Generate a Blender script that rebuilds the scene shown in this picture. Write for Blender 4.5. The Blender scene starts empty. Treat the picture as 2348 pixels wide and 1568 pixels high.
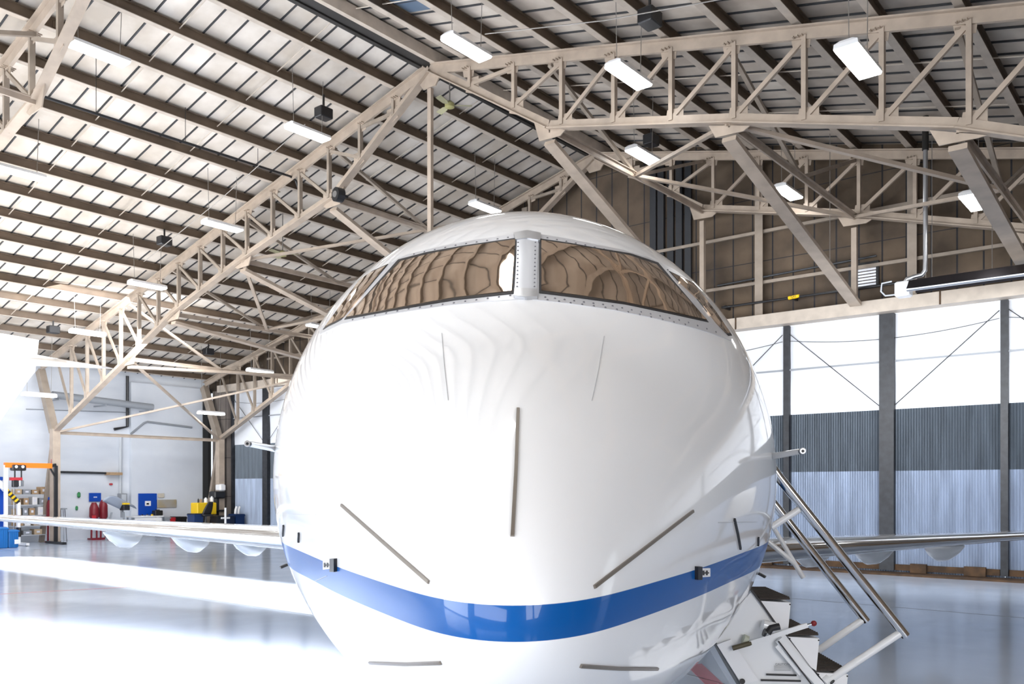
import bpy, math, random
import numpy as np
from mathutils import Vector, Matrix
from mathutils.bvhtree import BVHTree
random.seed(7)
C = bpy.context.scene.collection
PI = math.pi
# ------------------------------------------------------------------ camera maths (2348 x 1568 frame)
W, H, F, CX, HOR = 2348, 1568, 2006.0, 1174.0, 1120.0
YAW = math.radians(39.0)
EYE = 2.3
CR = Vector((math.cos(YAW), math.sin(YAW), 0)); CF = Vector((-math.sin(YAW), math.cos(YAW), 0))
CAM = Vector((0, 0, EYE))
def ray(px, py): return CF + CR*((px-CX)/F) + Vector((0, 0, (HOR-py)/F))
def at_d(px, py, d): return CAM + ray(px, py)*d
def at_X(px, py, X): r = ray(px, py); return CAM + r*(X/r.x)
def at_Y(px, py, Y): r = ray(px, py); return CAM + r*(Y/r.y)
def at_Z(px, py, Z): r = ray(px, py); return CAM + r*((Z-EYE)/r.z)
V = lambda *a: Vector(a)
# ------------------------------------------------------------------ mesh builder
FR = {}
class MB:
    def __init__(s): s.v = []; s.f = []; s.m = []
    def add(s, vs, fs, m=0):
        o = len(s.v); s.v += [Vector(v) for v in vs]; s.f += [tuple(i+o for i in f) for f in fs]; s.m += [m]*len(fs); return s
    def box(s, a, b, m=0):
        x0, x1 = sorted((a[0], b[0])); y0, y1 = sorted((a[1], b[1])); z0, z1 = sorted((a[2], b[2]))
        return s.add([(x0,y0,z0),(x1,y0,z0),(x1,y1,z0),(x0,y1,z0),(x0,y0,z1),(x1,y0,z1),(x1,y1,z1),(x0,y1,z1)],
                     [(3,2,1,0),(4,5,6,7),(0,1,5,4),(1,2,6,5),(2,3,7,6),(3,0,4,7)], m)
    def bbox(s, a, b, bv=.01, m=0):
        # box with chamfered vertical and horizontal edges
        x0, x1 = sorted((a[0], b[0])); y0, y1 = sorted((a[1], b[1])); z0, z1 = sorted((a[2], b[2]))
        bv = min(bv, (x1-x0)*.4, (y1-y0)*.4, (z1-z0)*.4)
        rings = []
        for z, i in ((z0, bv), (z0+bv, 0), (z1-bv, 0), (z1, bv)):
            j = i+bv
            rings.append([(x0+j,y0+i,z),(x1-j,y0+i,z),(x1-i,y0+j,z),(x1-i,y1-j,z),(x1-j,y1-i,z),(x0+j,y1-i,z),(x0+i,y1-j,z),(x0+i,y0+j,z)])
        return s.loft(rings, m, True)
    def loft(s, rings, m=0, cap=True, closed=True):
        n = len(rings[0]); vs = [p for r in rings for p in r]; fs = []
        for i in range(len(rings)-1):
            for j in range(n if closed else n-1):
                k = (j+1) % n
                fs.append((i*n+j, i*n+k, (i+1)*n+k, (i+1)*n+j))
        if cap:
            fs.append(tuple(range(n-1, -1, -1))); fs.append(tuple((len(rings)-1)*n+j for j in range(n)))
        return s.add(vs, fs, m)
    def bar(s, p0, p1, w, h, up=(0,0,1), m=0):
        p0 = Vector(p0); p1 = Vector(p1); d = (p1-p0).normalized(); up = Vector(up)
        sd = d.cross(up)
        if sd.length < 1e-4: sd = d.cross(Vector((1,0,0)))
        sd.normalize(); u = sd.cross(d).normalized()
        sd *= w/2; u *= h/2
        return s.loft([[p-sd-u, p+sd-u, p+sd+u, p-sd+u] for p in (p0, p1)], m)
    def angles(s, p0, p1, w, h, up=(0,0,1), m=0):
        # two back-to-back steel angles (T section): flange + web
        p0 = Vector(p0); p1 = Vector(p1); d = (p1-p0).normalized(); up = Vector(up)
        sd = d.cross(up)
        if sd.length < 1e-4: sd = d.cross(Vector((1,0,0)))
        sd.normalize(); u = sd.cross(d).normalized()
        t = w*.12
        s.bar(p0+u*(h/2-t/2), p1+u*(h/2-t/2), w, t, up, m)
        s.bar(p0-u*t/2, p1-u*t/2, w*.3, h-t, up, m); return s
    def tube(s, pts, r, n=10, m=0, cap=True):
        pts = [Vector(p) for p in pts]; rings = []; nrm = None
        for i, p in enumerate(pts):
            d = (pts[min(i+1, len(pts)-1)] - pts[max(i-1, 0)]).normalized()
            if nrm is None:
                nrm = d.orthogonal().normalized()
            else:
                nrm = (nrm - d*nrm.dot(d)).normalized()
            b = d.cross(nrm); rr = r[i] if isinstance(r, (list, tuple)) else r
            rings.append([p + (nrm*math.cos(2*PI*k/n) + b*math.sin(2*PI*k/n))*rr for k in range(n)])
        return s.loft(rings, m, cap)
    def ball(s, c, r, n=12, m=0, sc=(1,1,1)):
        c = Vector(c); rings = []
        for i in range(1, n//2+1):
            a = PI*i/(n//2+1)
            rings.append([c + Vector((r*sc[0]*math.sin(a)*math.cos(2*PI*k/n), r*sc[1]*math.sin(a)*math.sin(2*PI*k/n), r*sc[2]*math.cos(a))) for k in range(n)])
        return s.loft(rings, m, True)
    def prism(s, poly, vec, m=0):
        vec = Vector(vec); return s.loft([[Vector(p) for p in poly], [Vector(p)+vec for p in poly]], m)
    def quadgrid(s, g, m=0):
        nr, nc = len(g), len(g[0])
        return s.add([p for r in g for p in r], [(i*nc+j, i*nc+j+1, (i+1)*nc+j+1, (i+1)*nc+j) for i in range(nr-1) for j in range(nc-1)], m)
    def build(s, name, mats, parent=None, smooth=False, auto=None, local=False):
        if not isinstance(mats, (list, tuple)): mats = [mats]
        me = bpy.data.meshes.new(name)
        o = bpy.data.objects.new(name, me); C.objects.link(o)
        vs = s.v
        if parent is not None:
            M = FR[parent]
            if not local:
                Mi = M.inverted(); vs = [Mi @ v for v in vs]
            o.parent = parent; FR[o] = M
        else:
            xs = [v.x for v in vs]; ys = [v.y for v in vs]; zs = [v.z for v in vs]
            b = Vector(((min(xs)+max(xs))/2, (min(ys)+max(ys))/2, min(zs)))
            vs = [v-b for v in vs]; o.location = b; FR[o] = Matrix.Translation(b)
        me.from_pydata([tuple(v) for v in vs], [], s.f)
        for m in mats: me.materials.append(m)
        me.polygons.foreach_set('material_index', s.m)
        if smooth: me.polygons.foreach_set('use_smooth', [True]*len(s.f))
        me.validate(); me.update()
        import bmesh
        bm = bmesh.new(); bm.from_mesh(me); bmesh.ops.recalc_face_normals(bm, faces=bm.faces); bm.to_mesh(me); bm.free()
        if auto is not None:
            me.polygons.foreach_set('use_smooth', [True]*len(me.polygons))
            try: me.set_sharp_from_angle(angle=math.radians(auto))
            except Exception: pass
        return o
def thing(name, label, cat, loc, rz=0, group=None):
    o = bpy.data.objects.new(name, None); C.objects.link(o); o.empty_display_size = .2
    o.location = loc; o.rotation_euler = (0, 0, rz)
    FR[o] = Matrix.Translation(Vector(loc)) @ Matrix.Rotation(rz, 4, 'Z')
    o['label'] = label; o['category'] = cat
    if group: o['group'] = group
    return o
def tag(o, label, cat, group=None, kind=None):
    o['label'] = label; o['category'] = cat
    if group: o['group'] = group
    if kind: o['kind'] = kind
    return o
def struct(o):
    o['kind'] = 'structure'; return o
def dup(root, loc, label=None):
    r = root.copy(); C.objects.link(r); r.location = loc
    if label: r['label'] = label
    for ch in list(root.children):
        c = ch.copy(); C.objects.link(c); c.parent = r
        for g in ch.children:
            d = g.copy(); C.objects.link(d); d.parent = c
    return r
# ------------------------------------------------------------------ materials
def nt(m): return m.node_tree.nodes, m.node_tree.links
def mat(name, col, rough=.5, metal=0, coat=0, noise=0, nscale=3.0, bump=0, emit=None, es=0, col2=None, spec=None, stretch=None):
    m = bpy.data.materials.new(name); m.use_nodes = True; N, L = nt(m); b = N['Principled BSDF']
    b.inputs['Base Color'].default_value = (*col, 1); b.inputs['Roughness'].default_value = rough; b.inputs['Metallic'].default_value = metal
    b.inputs['Coat Weight'].default_value = coat; b.inputs['Coat Roughness'].default_value = .03
    if spec is not None: b.inputs['Specular IOR Level'].default_value = spec
    if emit: b.inputs['Emission Color'].default_value = (*emit, 1); b.inputs['Emission Strength'].default_value = es
    if noise or col2:
        tc = N.new('ShaderNodeTexCoord'); nz = N.new('ShaderNodeTexNoise'); nz.inputs['Scale'].default_value = nscale; nz.inputs['Detail'].default_value = 5
        src = tc.outputs['Object']
        if stretch:
            mp = N.new('ShaderNodeMapping'); mp.inputs['Scale'].default_value = stretch; L.new(src, mp.inputs['Vector']); src = mp.outputs['Vector']
        L.new(src, nz.inputs['Vector'])
        rp = N.new('ShaderNodeValToRGB'); rp.color_ramp.elements[0].position = .35; rp.color_ramp.elements[1].position = .7
        c2 = col2 or tuple(c*(1-noise) for c in col)
        rp.color_ramp.elements[0].color = (*c2, 1); rp.color_ramp.elements[1].color = (*col, 1)
        L.new(nz.outputs['Fac'], rp.inputs['Fac']); L.new(rp.outputs['Color'], b.inputs['Base Color'])
        if bump:
            bp = N.new('ShaderNodeBump'); bp.inputs['Strength'].default_value = bump; L.new(nz.outputs['Fac'], bp.inputs['Height']); L.new(bp.outputs['Normal'], b.inputs['Normal'])
    return m
def math_node(N, L, op, a, b=None, c=None):
    n = N.new('ShaderNodeMath'); n.operation = op
    for i, x in enumerate((a, b, c)):
        if x is None: continue
        if isinstance(x, (int, float)): n.inputs[i].default_value = x
        else: L.new(x, n.inputs[i])
    return n.outputs[0]
def mix_node(N, L, fac, a, b):
    n = N.new('ShaderNodeMix'); n.data_type = 'RGBA'
    if isinstance(fac, (int, float)): n.inputs[0].default_value = fac
    else: L.new(fac, n.inputs[0])
    for i, x in ((6, a), (7, b)):
        if isinstance(x, tuple): n.inputs[i].default_value = (*x, 1)
        else: L.new(x, n.inputs[i])
    return n.outputs[2]
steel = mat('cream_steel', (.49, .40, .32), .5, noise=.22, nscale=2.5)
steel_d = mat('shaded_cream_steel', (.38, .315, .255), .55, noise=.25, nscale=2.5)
brown = mat('brown_purlin_paint', (.14, .097, .064), .55, noise=.3, nscale=2)
flange = mat('cream_lit_flange', (.60, .52, .44), .5, noise=.2, nscale=3)
ridge_dark = mat('black_ridge_metal', (.018, .016, .014), .7)  # near-black metal of the ridge strip and flue sleeve
seam = mat('deck_rib_shadow', (.03, .032, .036), .6)
white_m = mat('white_paint', (.86, .86, .87), .35)
white_gl = mat('gloss_white_paint', (.84, .85, .86), .3, coat=1)
black_m = mat('black_plastic', (.012, .012, .014), .4)
dark_steel = mat('dark_door_steel', (.03, .033, .04), .5, noise=.5, nscale=6)
chrome = mat('chrome', (.62, .64, .67), .08, 1)
alum = mat('brushed_aluminium', (.55, .56, .58), .28, 1)
galv = mat('galvanised_pipe', (.62, .64, .68), .3, .9)
tread_m = mat('brown_tread_rubber', (.055, .042, .035), .8, noise=.4, nscale=60)
red_m = mat('red_paint', (.45, .02, .03), .4)
blue_m = mat('blue_paint', (.0, .06, .42), .4)
lblue_m = mat('blue_crate_plastic', (.01, .15, .45), .4)
dblue_m = mat('dark_blue_plastic', (.008, .03, .11), .4)
yellow_m = mat('yellow_paint', (.85, .55, .01), .4)
orange_m = mat('orange_paint', (.95, .2, .01), .4)
green_m = mat('green_paint', (.05, .28, .1), .5)
card_m = mat('cardboard', (.46, .31, .18), .8, noise=.2, nscale=8)
grey_m = mat('grey_paint', (.3, .32, .35), .45)
lgrey_m = mat('light_grey_paint', (.55, .58, .62), .4)
gold_m = mat('gold_foil', (.5, .4, .22), .4, .3, col2=(.5, .5, .5), nscale=1.5)
lamp_m = mat('lit_lamp_diffuser', (.9, .9, .9), .5, emit=(1, .99, .97), es=14)
wire_m = mat('steel_wire', (.3, .28, .26), .5, .6)
maroon_m = mat('dark_red_paint', (.2, .01, .02), .4)
text_w = mat('white_lettering', (.8, .82, .9), .6)
text_b = mat('black_lettering', (.03, .03, .03), .6)
# deck: cream with stains, right slope darker, its weaker light put into the colour
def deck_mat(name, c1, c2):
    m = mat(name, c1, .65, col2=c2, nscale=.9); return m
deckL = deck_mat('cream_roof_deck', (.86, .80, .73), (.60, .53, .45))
deckR = deck_mat('shaded_roof_deck', (.70, .63, .55), (.42, .355, .295))
# floor: glossy pale blue epoxy
def floor_mat():
    m = mat('glossy_epoxy_floor', (.60, .675, .80), .16, col2=(.52, .595, .72), nscale=.25); N, L = nt(m); b = N['Principled BSDF']
    b.inputs['Coat Weight'].default_value = .35; b.inputs['Coat Roughness'].default_value = .08
    tc = N.new('ShaderNodeTexCoord'); n2 = N.new('ShaderNodeTexNoise'); n2.inputs['Scale'].default_value = 1.3; n2.inputs['Detail'].default_value = 6
    L.new(tc.outputs['Object'], n2.inputs['Vector'])
    r = math_node(N, L, 'MULTIPLY_ADD', n2.outputs['Fac'], .16, .12); L.new(r, b.inputs['Roughness'])
    return m
floor_m = floor_mat()
# gable boards: brown panels with dark vertical seams, darker towards the ridge
def gable_mat(name, base, dark, seamc, pitch):
    m = mat(name, base, .85, col2=dark, nscale=.8); N, L = nt(m); b = N['Principled BSDF']
    src = b.inputs['Base Color'].links[0].from_socket
    tc = N.new('ShaderNodeTexCoord'); sp = N.new('ShaderNodeSeparateXYZ'); L.new(tc.outputs['Object'], sp.inputs[0])
    fr = math_node(N, L, 'FRACT', math_node(N, L, 'DIVIDE', sp.outputs['X'], pitch))
    ms = math_node(N, L, 'LESS_THAN', fr, .07)
    fz = math_node(N, L, 'FRACT', math_node(N, L, 'DIVIDE', sp.outputs['Z'], 1.9))
    mz = math_node(N, L, 'LESS_THAN', fz, .012)
    c = mix_node(N, L, math_node(N, L, 'MAXIMUM', ms, mz), src, seamc)
    L.new(c, b.inputs['Base Color']); return m
gable_m = gable_mat('brown_gable_boards', (.14, .10, .066), (.058, .041, .028), (.02, .02, .024), .62)
near_m = gable_mat('brown_near_wall_boards', (.34, .24, .16), (.2, .14, .09), (.04, .03, .025), .9)
def white_wall_mat():
    m = mat('white_wall_sheeting', (.80, .83, .88), .5, col2=(.62, .66, .73), nscale=.55, stretch=(1, .5, 1.6)); return m
wwall_m = white_wall_mat()
insul_m = mat('white_insulation_sheet', (.86, .88, .92), .45, col2=(.78, .81, .87), nscale=.8, bump=.15)
corr_d = mat('dark_corrugated_steel', (.115, .14, .17), .45, .4, noise=.35, nscale=1.5, stretch=(4, 4, .4))
corr_l = mat('pale_corrugated_steel', (.37, .44, .57), .4, .35, noise=.3, nscale=1.2, stretch=(4, 4, .5))
rust_m = mat('rusty_door_track', (.10, .052, .022), .8, noise=.6, nscale=4)
# ------------------------------------------------------------------ hangar dimensions
XR, ZR = -16.1, EYE+11.1             # ridge
KL, KR = .25, .232                   # roof pitches
XL, XRW = -40.0, 9.5                 # side walls
YN, YG = -14.0, 24.9                 # near and far gables
def roof(X): return ZR - (KL*(XR-X) if X < XR else KR*(X-XR))
PL, PR = 1.36, 1.42                  # purlin pitches
# floor
struct(MB().box((XL-.5, YN-.5, -.2), (XRW+.5, YG+.5, 0)).build('floor', floor_m))
# ceiling deck with seams
mb = MB()
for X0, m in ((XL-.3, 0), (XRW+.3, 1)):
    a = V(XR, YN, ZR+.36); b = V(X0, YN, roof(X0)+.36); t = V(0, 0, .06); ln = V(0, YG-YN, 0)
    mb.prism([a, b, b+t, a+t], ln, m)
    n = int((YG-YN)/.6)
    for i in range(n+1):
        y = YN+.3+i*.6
        mb.bar(V(XR, y, ZR+.345), V(X0, y, roof(X0)+.345), .036, .035, m=2)  # near-black rib colour stands in for the shadow of the ribs
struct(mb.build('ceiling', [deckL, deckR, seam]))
# walls
mb = MB(); mb.box((XL-.25, YN, 0), (XL, YG, roof(XL)+.43))
wl = struct(mb.build('wall_left', wwall_m))
struct(MB().box((XRW, YN, 0), (XRW+.25, YG, roof(XRW)+.43)).build('wall_right', near_m))
HZ = EYE+4.85                        # top of the hangar doors
def gable(y, z0, name, m, x0=XL, x1=XRW):
    mb = MB(); mb.prism([V(x0, y, z0), V(x1, y, z0), V(x1, y, roof(x1)+.41), V(XR, y, ZR+.41), V(x0, y, roof(x0)+.41)], V(0, .2, 0)); return struct(mb.build(name, m))
gable(YG, HZ, 'wall_far', gable_m)
gable(YN-.2, 7.3, 'wall_near', near_m)
mb = MB(); mb.box((XL, YN-.2, 0), (-38.5, YN, 7.3)); mb.box((-15.5, YN-.2, 0), (XRW, YN, 7.3)); o = struct(mb.build('trim_1', near_m))
# far wall: girts, columns, header
mb = MB()
mb.box((-38.5, YG-.5, HZ-.12), (XRW, YG-.05, HZ+.22))
for x in (-33.6, -28, -22.4, -16.8, -11.2, -5.6, 0): mb.box((x-.02, YG-.52, HZ-.12), (x+.02, YG-.5, HZ+.22), 1)
struct(mb.build('trim_2', [flange, rust_m]))
for k, (zz, nm) in enumerate(((HZ+1.25, 'trim_3'), (HZ+2.75, 'trim_4'))):
    x1 = XRW-.3
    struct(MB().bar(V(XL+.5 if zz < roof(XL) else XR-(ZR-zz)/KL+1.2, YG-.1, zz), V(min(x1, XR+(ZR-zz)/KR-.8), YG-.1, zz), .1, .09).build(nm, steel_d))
struct(MB().box((XL+.2, YG-.6, .0), (XRW, YG+.15, .05)).build('trim_5', rust_m))
# dark plank gap near the ridge on the gable
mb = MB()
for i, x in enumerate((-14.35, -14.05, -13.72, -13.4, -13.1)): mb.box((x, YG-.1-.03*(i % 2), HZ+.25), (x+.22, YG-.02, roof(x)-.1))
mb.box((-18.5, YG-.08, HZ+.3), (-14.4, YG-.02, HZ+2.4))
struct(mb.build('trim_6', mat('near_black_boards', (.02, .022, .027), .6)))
# wall columns on the far gable
for k, x in enumerate((-30.6, -25, -19.4, -10.6, -6.35, -1.6)):
    mb = MB(); z1 = roof(x)-.2
    mb.box((x-.12, YG-.24, HZ+.22), (x+.12, YG-.2, z1)); mb.box((x-.02, YG-.2, HZ+.22), (x+.02, YG-.02, z1))
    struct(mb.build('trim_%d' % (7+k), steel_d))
# ------------------------------------------------------------------ sliding hangar doors
def leaf(cx, n):
    y = YG+.05; root = thing('door_%d' % n, '', '', (cx, y, 0)); del root['label'], root['category']; root['kind'] = 'structure'
    hw = 2.8; zt = HZ-.12; z1 = EYE+2.15; z2 = EYE+.48
    # insulation sheet, gently bulged
    g = []
    for i in range(13):
        row = []
        for j in range(25):
            u = j/24; v = i/12
            bul = .06*math.sin(PI*v)*abs(math.sin(2*PI*u)) + .015*math.sin(17*u+9*v)*math.sin(PI*v)
            row.append(V(cx-hw+2*hw*u, y-.02-bul, z1+(zt-z1)*v))
        g.append(row)
    MB().quadgrid(g).build('insulation_sheet', insul_m, root, smooth=True)
    for nm, a, b, m in (('corrugated_sheet', z2, z1, corr_d), ('corrugated_sheet', .05, z2, corr_l)):
        N = 84*4; pts = []
        for i in range(N+1):
            x = cx-hw+2*hw*i/N; pts.append((x, y+.0+.018*math.sin(2*PI*i/4*1.0+.4)))
        MB().quadgrid([[V(px_, py_, zz) for px_, py_ in pts] for zz in (a, b)]).build(nm, m, root)
    MB().box((cx-.19, y-.2, .1), (cx+.19, y-.02, zt)).build('centre_post', dark_steel, root)
    mb = MB(); mb.box((cx-hw-.085, y-.16, .1), (cx-hw+.085, y-.0, zt)); 
    mb.build('side_post', dark_steel, root)
    MB().box((cx-hw+.09, y-.1, EYE+3.42), (cx-.2, y-.08-.04, EYE+3.47)).build('rail', grey_m, root)
    MB().box((cx+.2, y-.1, EYE+3.42), (cx+hw-.09, y-.12, EYE+3.47)).build('rail', grey_m, root)
    for sg in (-1, 1):
        MB().tube([V(cx+sg*(hw-.1), y-.14, zt-.25), V(cx+sg*.2, y-.14, z1+.1)], .012, 6).build('brace_rod', dark_steel, root)
    mb = MB(); pts = []
    for i in range(17):
        u = i/16; pts.append(V(cx-hw+.1+(2*hw-.2)*u, y-.15, zt-.45-.22*(1-(2*u-1)**2)))
    mb.tube(pts, .008, 5); mb.build('cable', dark_steel, root)
    MB().box((cx-hw+.1, y-.09, .1), (cx+hw-.1, y-.03, .26)).build('bottom_rail', rust_m, root)
    mb = MB(); mb.box((cx+.6, y-.2, .06), (cx+1.0, y-.09, .3)); mb.box((cx+1.9, y-.2, .06), (cx+2.4, y-.09, .3)); mb.build('roller_housing', rust_m, root)
    return root
for n, k in enumerate(range(-2, 6)): leaf(-7.02-5.61*k, n+1)
# jamb between white wall and doors
mb = MB(); mb.box((-39.2, YG-.3, 0), (-37.9, YG-.1, HZ))
struct(mb.build('trim_13', gable_mat('grey_jamb_boards', (.22, .19, .165), (.13, .11, .1), (.02, .02, .02), .5)))
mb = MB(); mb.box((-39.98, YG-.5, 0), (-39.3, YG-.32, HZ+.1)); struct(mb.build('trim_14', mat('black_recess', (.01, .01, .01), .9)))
# ------------------------------------------------------------------ purlins
def purlin(X, label, off=0, hgt=.23):
    mb = MB(); z = roof(X)+.30; sg = 1 if X > XR else -1
    mb.box((X-.02, YN+.05, z-hgt), (X+.02, YG-.05, z), 0)
    mb.box((X-.075, YN+.05, z-hgt-.015), (X+.075, YG-.05, z-hgt), 1)  # paler lower flange: the light it catches is put into its colour
    mb.box((X-.075, YN+.05, z), (X+.075, YG-.05, z+.015), 0)
    for y in (8.1, 16.2): mb.box((X-.035, y+.55, z-hgt+.04), (X+.035, y+1.05, z-.04), 0)
    return tag(mb.build('roof_purlin', [brown, flange]), label, 'roof beam', 'roof purlins')
ordn = ['first', 'second', 'third', 'fourth', 'fifth', 'sixth', 'seventh', 'eighth', 'ninth', 'tenth', 'eleventh', 'twelfth', 'thirteenth', 'fourteenth', 'fifteenth', 'sixteenth', 'seventeenth']
for i in range(17):
    purlin(XR-PL*(i+.95), '%s brown steel purlin down from the ridge on the left roof slope' % ordn[i])
for i in range(17):
    purlin(XR+PR*(i+.9), '%s brown steel purlin down from the ridge on the right roof slope' % ordn[i])
mb = MB()
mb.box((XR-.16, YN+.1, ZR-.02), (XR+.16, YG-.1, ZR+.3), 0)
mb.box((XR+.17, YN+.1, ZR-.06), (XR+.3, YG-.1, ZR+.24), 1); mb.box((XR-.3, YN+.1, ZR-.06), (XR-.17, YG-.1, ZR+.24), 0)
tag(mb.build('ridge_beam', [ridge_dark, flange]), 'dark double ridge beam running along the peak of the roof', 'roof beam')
# ------------------------------------------------------------------ trusses
BJ = [(0, 11.0), (3.9, 8.5), (8.4, 7.45), (12.6, 6.25), (15.7, 4.95), (21.9, 2.45)]
def bz(o):
    for (a, za), (b, zb) in zip(BJ, BJ[1:]):
        if o <= b: return EYE+za+(zb-za)*(o-a)/(b-a)
    return EYE+BJ[-1][1]
def tz(o, sg): return ZR-(KL if sg < 0 else KR)*o-.12
def truss(Y, label):
    root = thing('roof_truss', label, 'roof truss', (XR, Y, 0), 0, 'steel roof trusses')
    for sg in (-1, 1):
        P = lambda o, z: V(XR+sg*o, Y, z)
        MB().angles(P(.1, tz(.1, sg)), P(23.2, tz(23.2, sg)), .26, .24).build('top_chord', steel, root)
        mb = MB()
        for (a, za), (b, zb) in zip(BJ, BJ[1:]): mb.angles(P(a, EYE+za), P(b, EYE+zb), .24, .2, up=(0, 0, -1))
        mb.build('bottom_chord', steel, root)
        pt = PL if sg < 0 else PR
        n = 16
        for j in range(1, n):
            o = j*pt
            if o > 21.8: break
            zb_, zt_ = bz(o), tz(o, sg)
            if zt_-zb_ < .35: continue
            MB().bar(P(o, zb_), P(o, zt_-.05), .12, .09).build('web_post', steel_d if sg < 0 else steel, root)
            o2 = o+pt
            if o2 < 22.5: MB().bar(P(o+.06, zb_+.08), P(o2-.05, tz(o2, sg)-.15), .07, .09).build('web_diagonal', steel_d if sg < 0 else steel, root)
            # gusset plates
            gp = MB(); gp.prism([P(o-.16, zb_-.07), P(o+.28, zb_-.07+(bz(o+.28)-zb_)), P(o+.28, zb_+.22), P(o-.1, zb_+.25)], V(0, .012, 0))
            gp.build('gusset_plate', steel, root); gp = MB(); slope = -(KL if sg < 0 else KR)
            gp.prism([P(o-.28, zt_-.28*slope*-1*-1+.0), P(o+.14, zt_+slope*.14), P(o+.1, zt_-.3), P(o-.22, zt_-.24)], V(0, .012, 0))
            # bolt heads on plate faces
            for q in range(3):
                gp.box(P(o-.18+.08*q, zt_-.06)-V(.014, .14, .014), P(o-.18+.08*q, zt_-.06)+V(.014, .14, .014))
            gp.build('gusset_plate', steel, root)
        # main joint plates
        for o in (3.9, 8.4, 12.6, 15.7):
            z = bz(o); gp = MB()
            gp.prism([P(o-.45, bz(o-.45)-.12), P(o+.45, bz(o+.45)-.12), P(o+.3, z-.32), P(o-.3, z-.30)], V(0, .03, 0)); gp.build('joint_plate', steel, root)
        # column, tapered leg
        cxx = 21.9
        MB().bar(P(cxx, 0), P(cxx, EYE+2.5), .32, .3, up=(0, 1, 0)).build('column', steel, root)
        mb = MB(); a = P(cxx+.1, EYE+2.4); b = P(23.3, tz(23.3, sg)-.1)
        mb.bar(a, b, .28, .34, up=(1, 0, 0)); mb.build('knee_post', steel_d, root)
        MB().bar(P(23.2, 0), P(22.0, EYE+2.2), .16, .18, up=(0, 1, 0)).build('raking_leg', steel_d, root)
    gp = MB(); gp.prism([V(XR-.5, Y-.02, ZR-.22), V(XR+.5, Y-.02, ZR-.22), V(XR+.22, Y-.02, ZR-.6), V(XR-.22, Y-.02, ZR-.6)], V(0, .04, 0)); gp.build('apex_plate', steel, root)
    return root
TY = [-.1, 8.25, 16.46, 24.25]
tr = truss(TY[2], 'cream steel roof truss above the aircraft, the middle one spanning the picture')
for Y, lb in ((TY[1], 'cream steel roof truss nearest the camera, cut off at the top left'), (TY[3], 'cream steel roof truss farthest away, against the brown gable wall')):
    dup(tr, (XR, Y, 0), lb)
dup(tr, (XR, TY[0], 0), 'cream steel roof truss overhead, passing above the camera')
# ------------------------------------------------------------------ bracing between trusses
def joint(o, sg, Y): return V(XR+sg*o, Y, bz(o)-.1)
side = {-1: 'left', 1: 'right'}
on = {3.9: 'nearest the ridge', 8.4: 'second from the ridge', 12.6: 'third from the ridge', 15.7: 'fourth from the ridge', 21.9: 'at the eave'}
def bracing(Ya, Yb, far, where, sides):
    Ym = (Ya+Yb)/2
    for sg in sides:
        sl = side[sg]
        for o in (3.9, 8.4, 12.6, 15.7, 21.9):
            a, b = joint(o, sg, Ya), joint(o, sg, Yb)
            root = thing('longitudinal_strut', 'cream strut between trusses %s, %s slope, %s' % (where, sl, on[o]), 'strut', a, 0, 'longitudinal struts')
            MB().angles(a, b, .15, .14).build('strut_bar', steel, root)
            if o < 16:
                m_ = joint(o, sg, Ym)
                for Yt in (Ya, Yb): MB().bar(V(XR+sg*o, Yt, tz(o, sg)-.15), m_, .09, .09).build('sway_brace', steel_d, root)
                if far:
                    z = HZ+.15
                    tag(MB().bar(a-V(0, 0, .3), V(a.x, YG-.55, z), .3, .1).build('raking_strut', steel), 'wide flat strut raking down to the door header, %s slope, %s' % (sl, on[o]), 'strut', 'raking struts')
                    tag(MB().bar(V(b.x, Yb, HZ+.22), b-V(0, 0, .3), .14, .14).build('header_post', steel), 'upright post on the door header, %s slope, %s' % (sl, on[o]), 'post', 'header posts')
        for oa, ob in ((8.4, 3.9), (8.4, 12.6)):
            m_ = joint(ob, sg, Ym)
            root = thing('flat_bracing', 'V of flat diagonal bars %s, %s slope, %s side' % (where, sl, 'ridge' if ob < oa else 'eave'), 'brace', m_, 0, 'flat diagonal bracing')
            for Yt in (Ya, Yb): MB().bar(joint(oa, sg, Yt), m_, .11, .08).build('brace_bar', steel, root)
        m_ = joint(18.8, sg, Ym)
        root = thing('eave_bracing', 'crossed pair of diagonal bars %s, %s slope, next to the eave' % (where, sl), 'brace', m_, 0, 'crossed eave bracing')
        for p, q in ((15.7, 21.9), (21.9, 15.7)): MB().bar(joint(p, sg, Ya), joint(q, sg, Yb), .1, .08).build('brace_bar', steel, root)
bracing(TY[2], TY[3], True, 'in the far bay', (-1, 1))
bracing(TY[0], TY[1], False, 'in the near bay', (-1,))
tag(MB().bar(V(XR, TY[2]+.02, EYE+6.2), V(XR, TY[2]+.02, ZR-.62), .13, .1, up=(0, 1, 0)).build('hanger_post', steel), 'long upright hanger post below the apex of the middle truss', 'post')
# sag rods under the deck
for i, y in enumerate((2.8, 5.4, 10.9, 13.6, 19.0, 21.6)):
    mb = MB()
    mb.tube([V(XR-.4, y, ZR+.12), V(XL+2, y, roof(XL+2)+.12)], .014, 5); mb.tube([V(XR+.4, y, ZR+.12), V(XRW-2, y, roof(XRW-2)+.12)], .014, 5)
    tag(mb.build('sag_rod', flange), '%s thin sag rod line threading the purlins, counted from the camera' % ordn[i], 'rod', 'sag rods')
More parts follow.
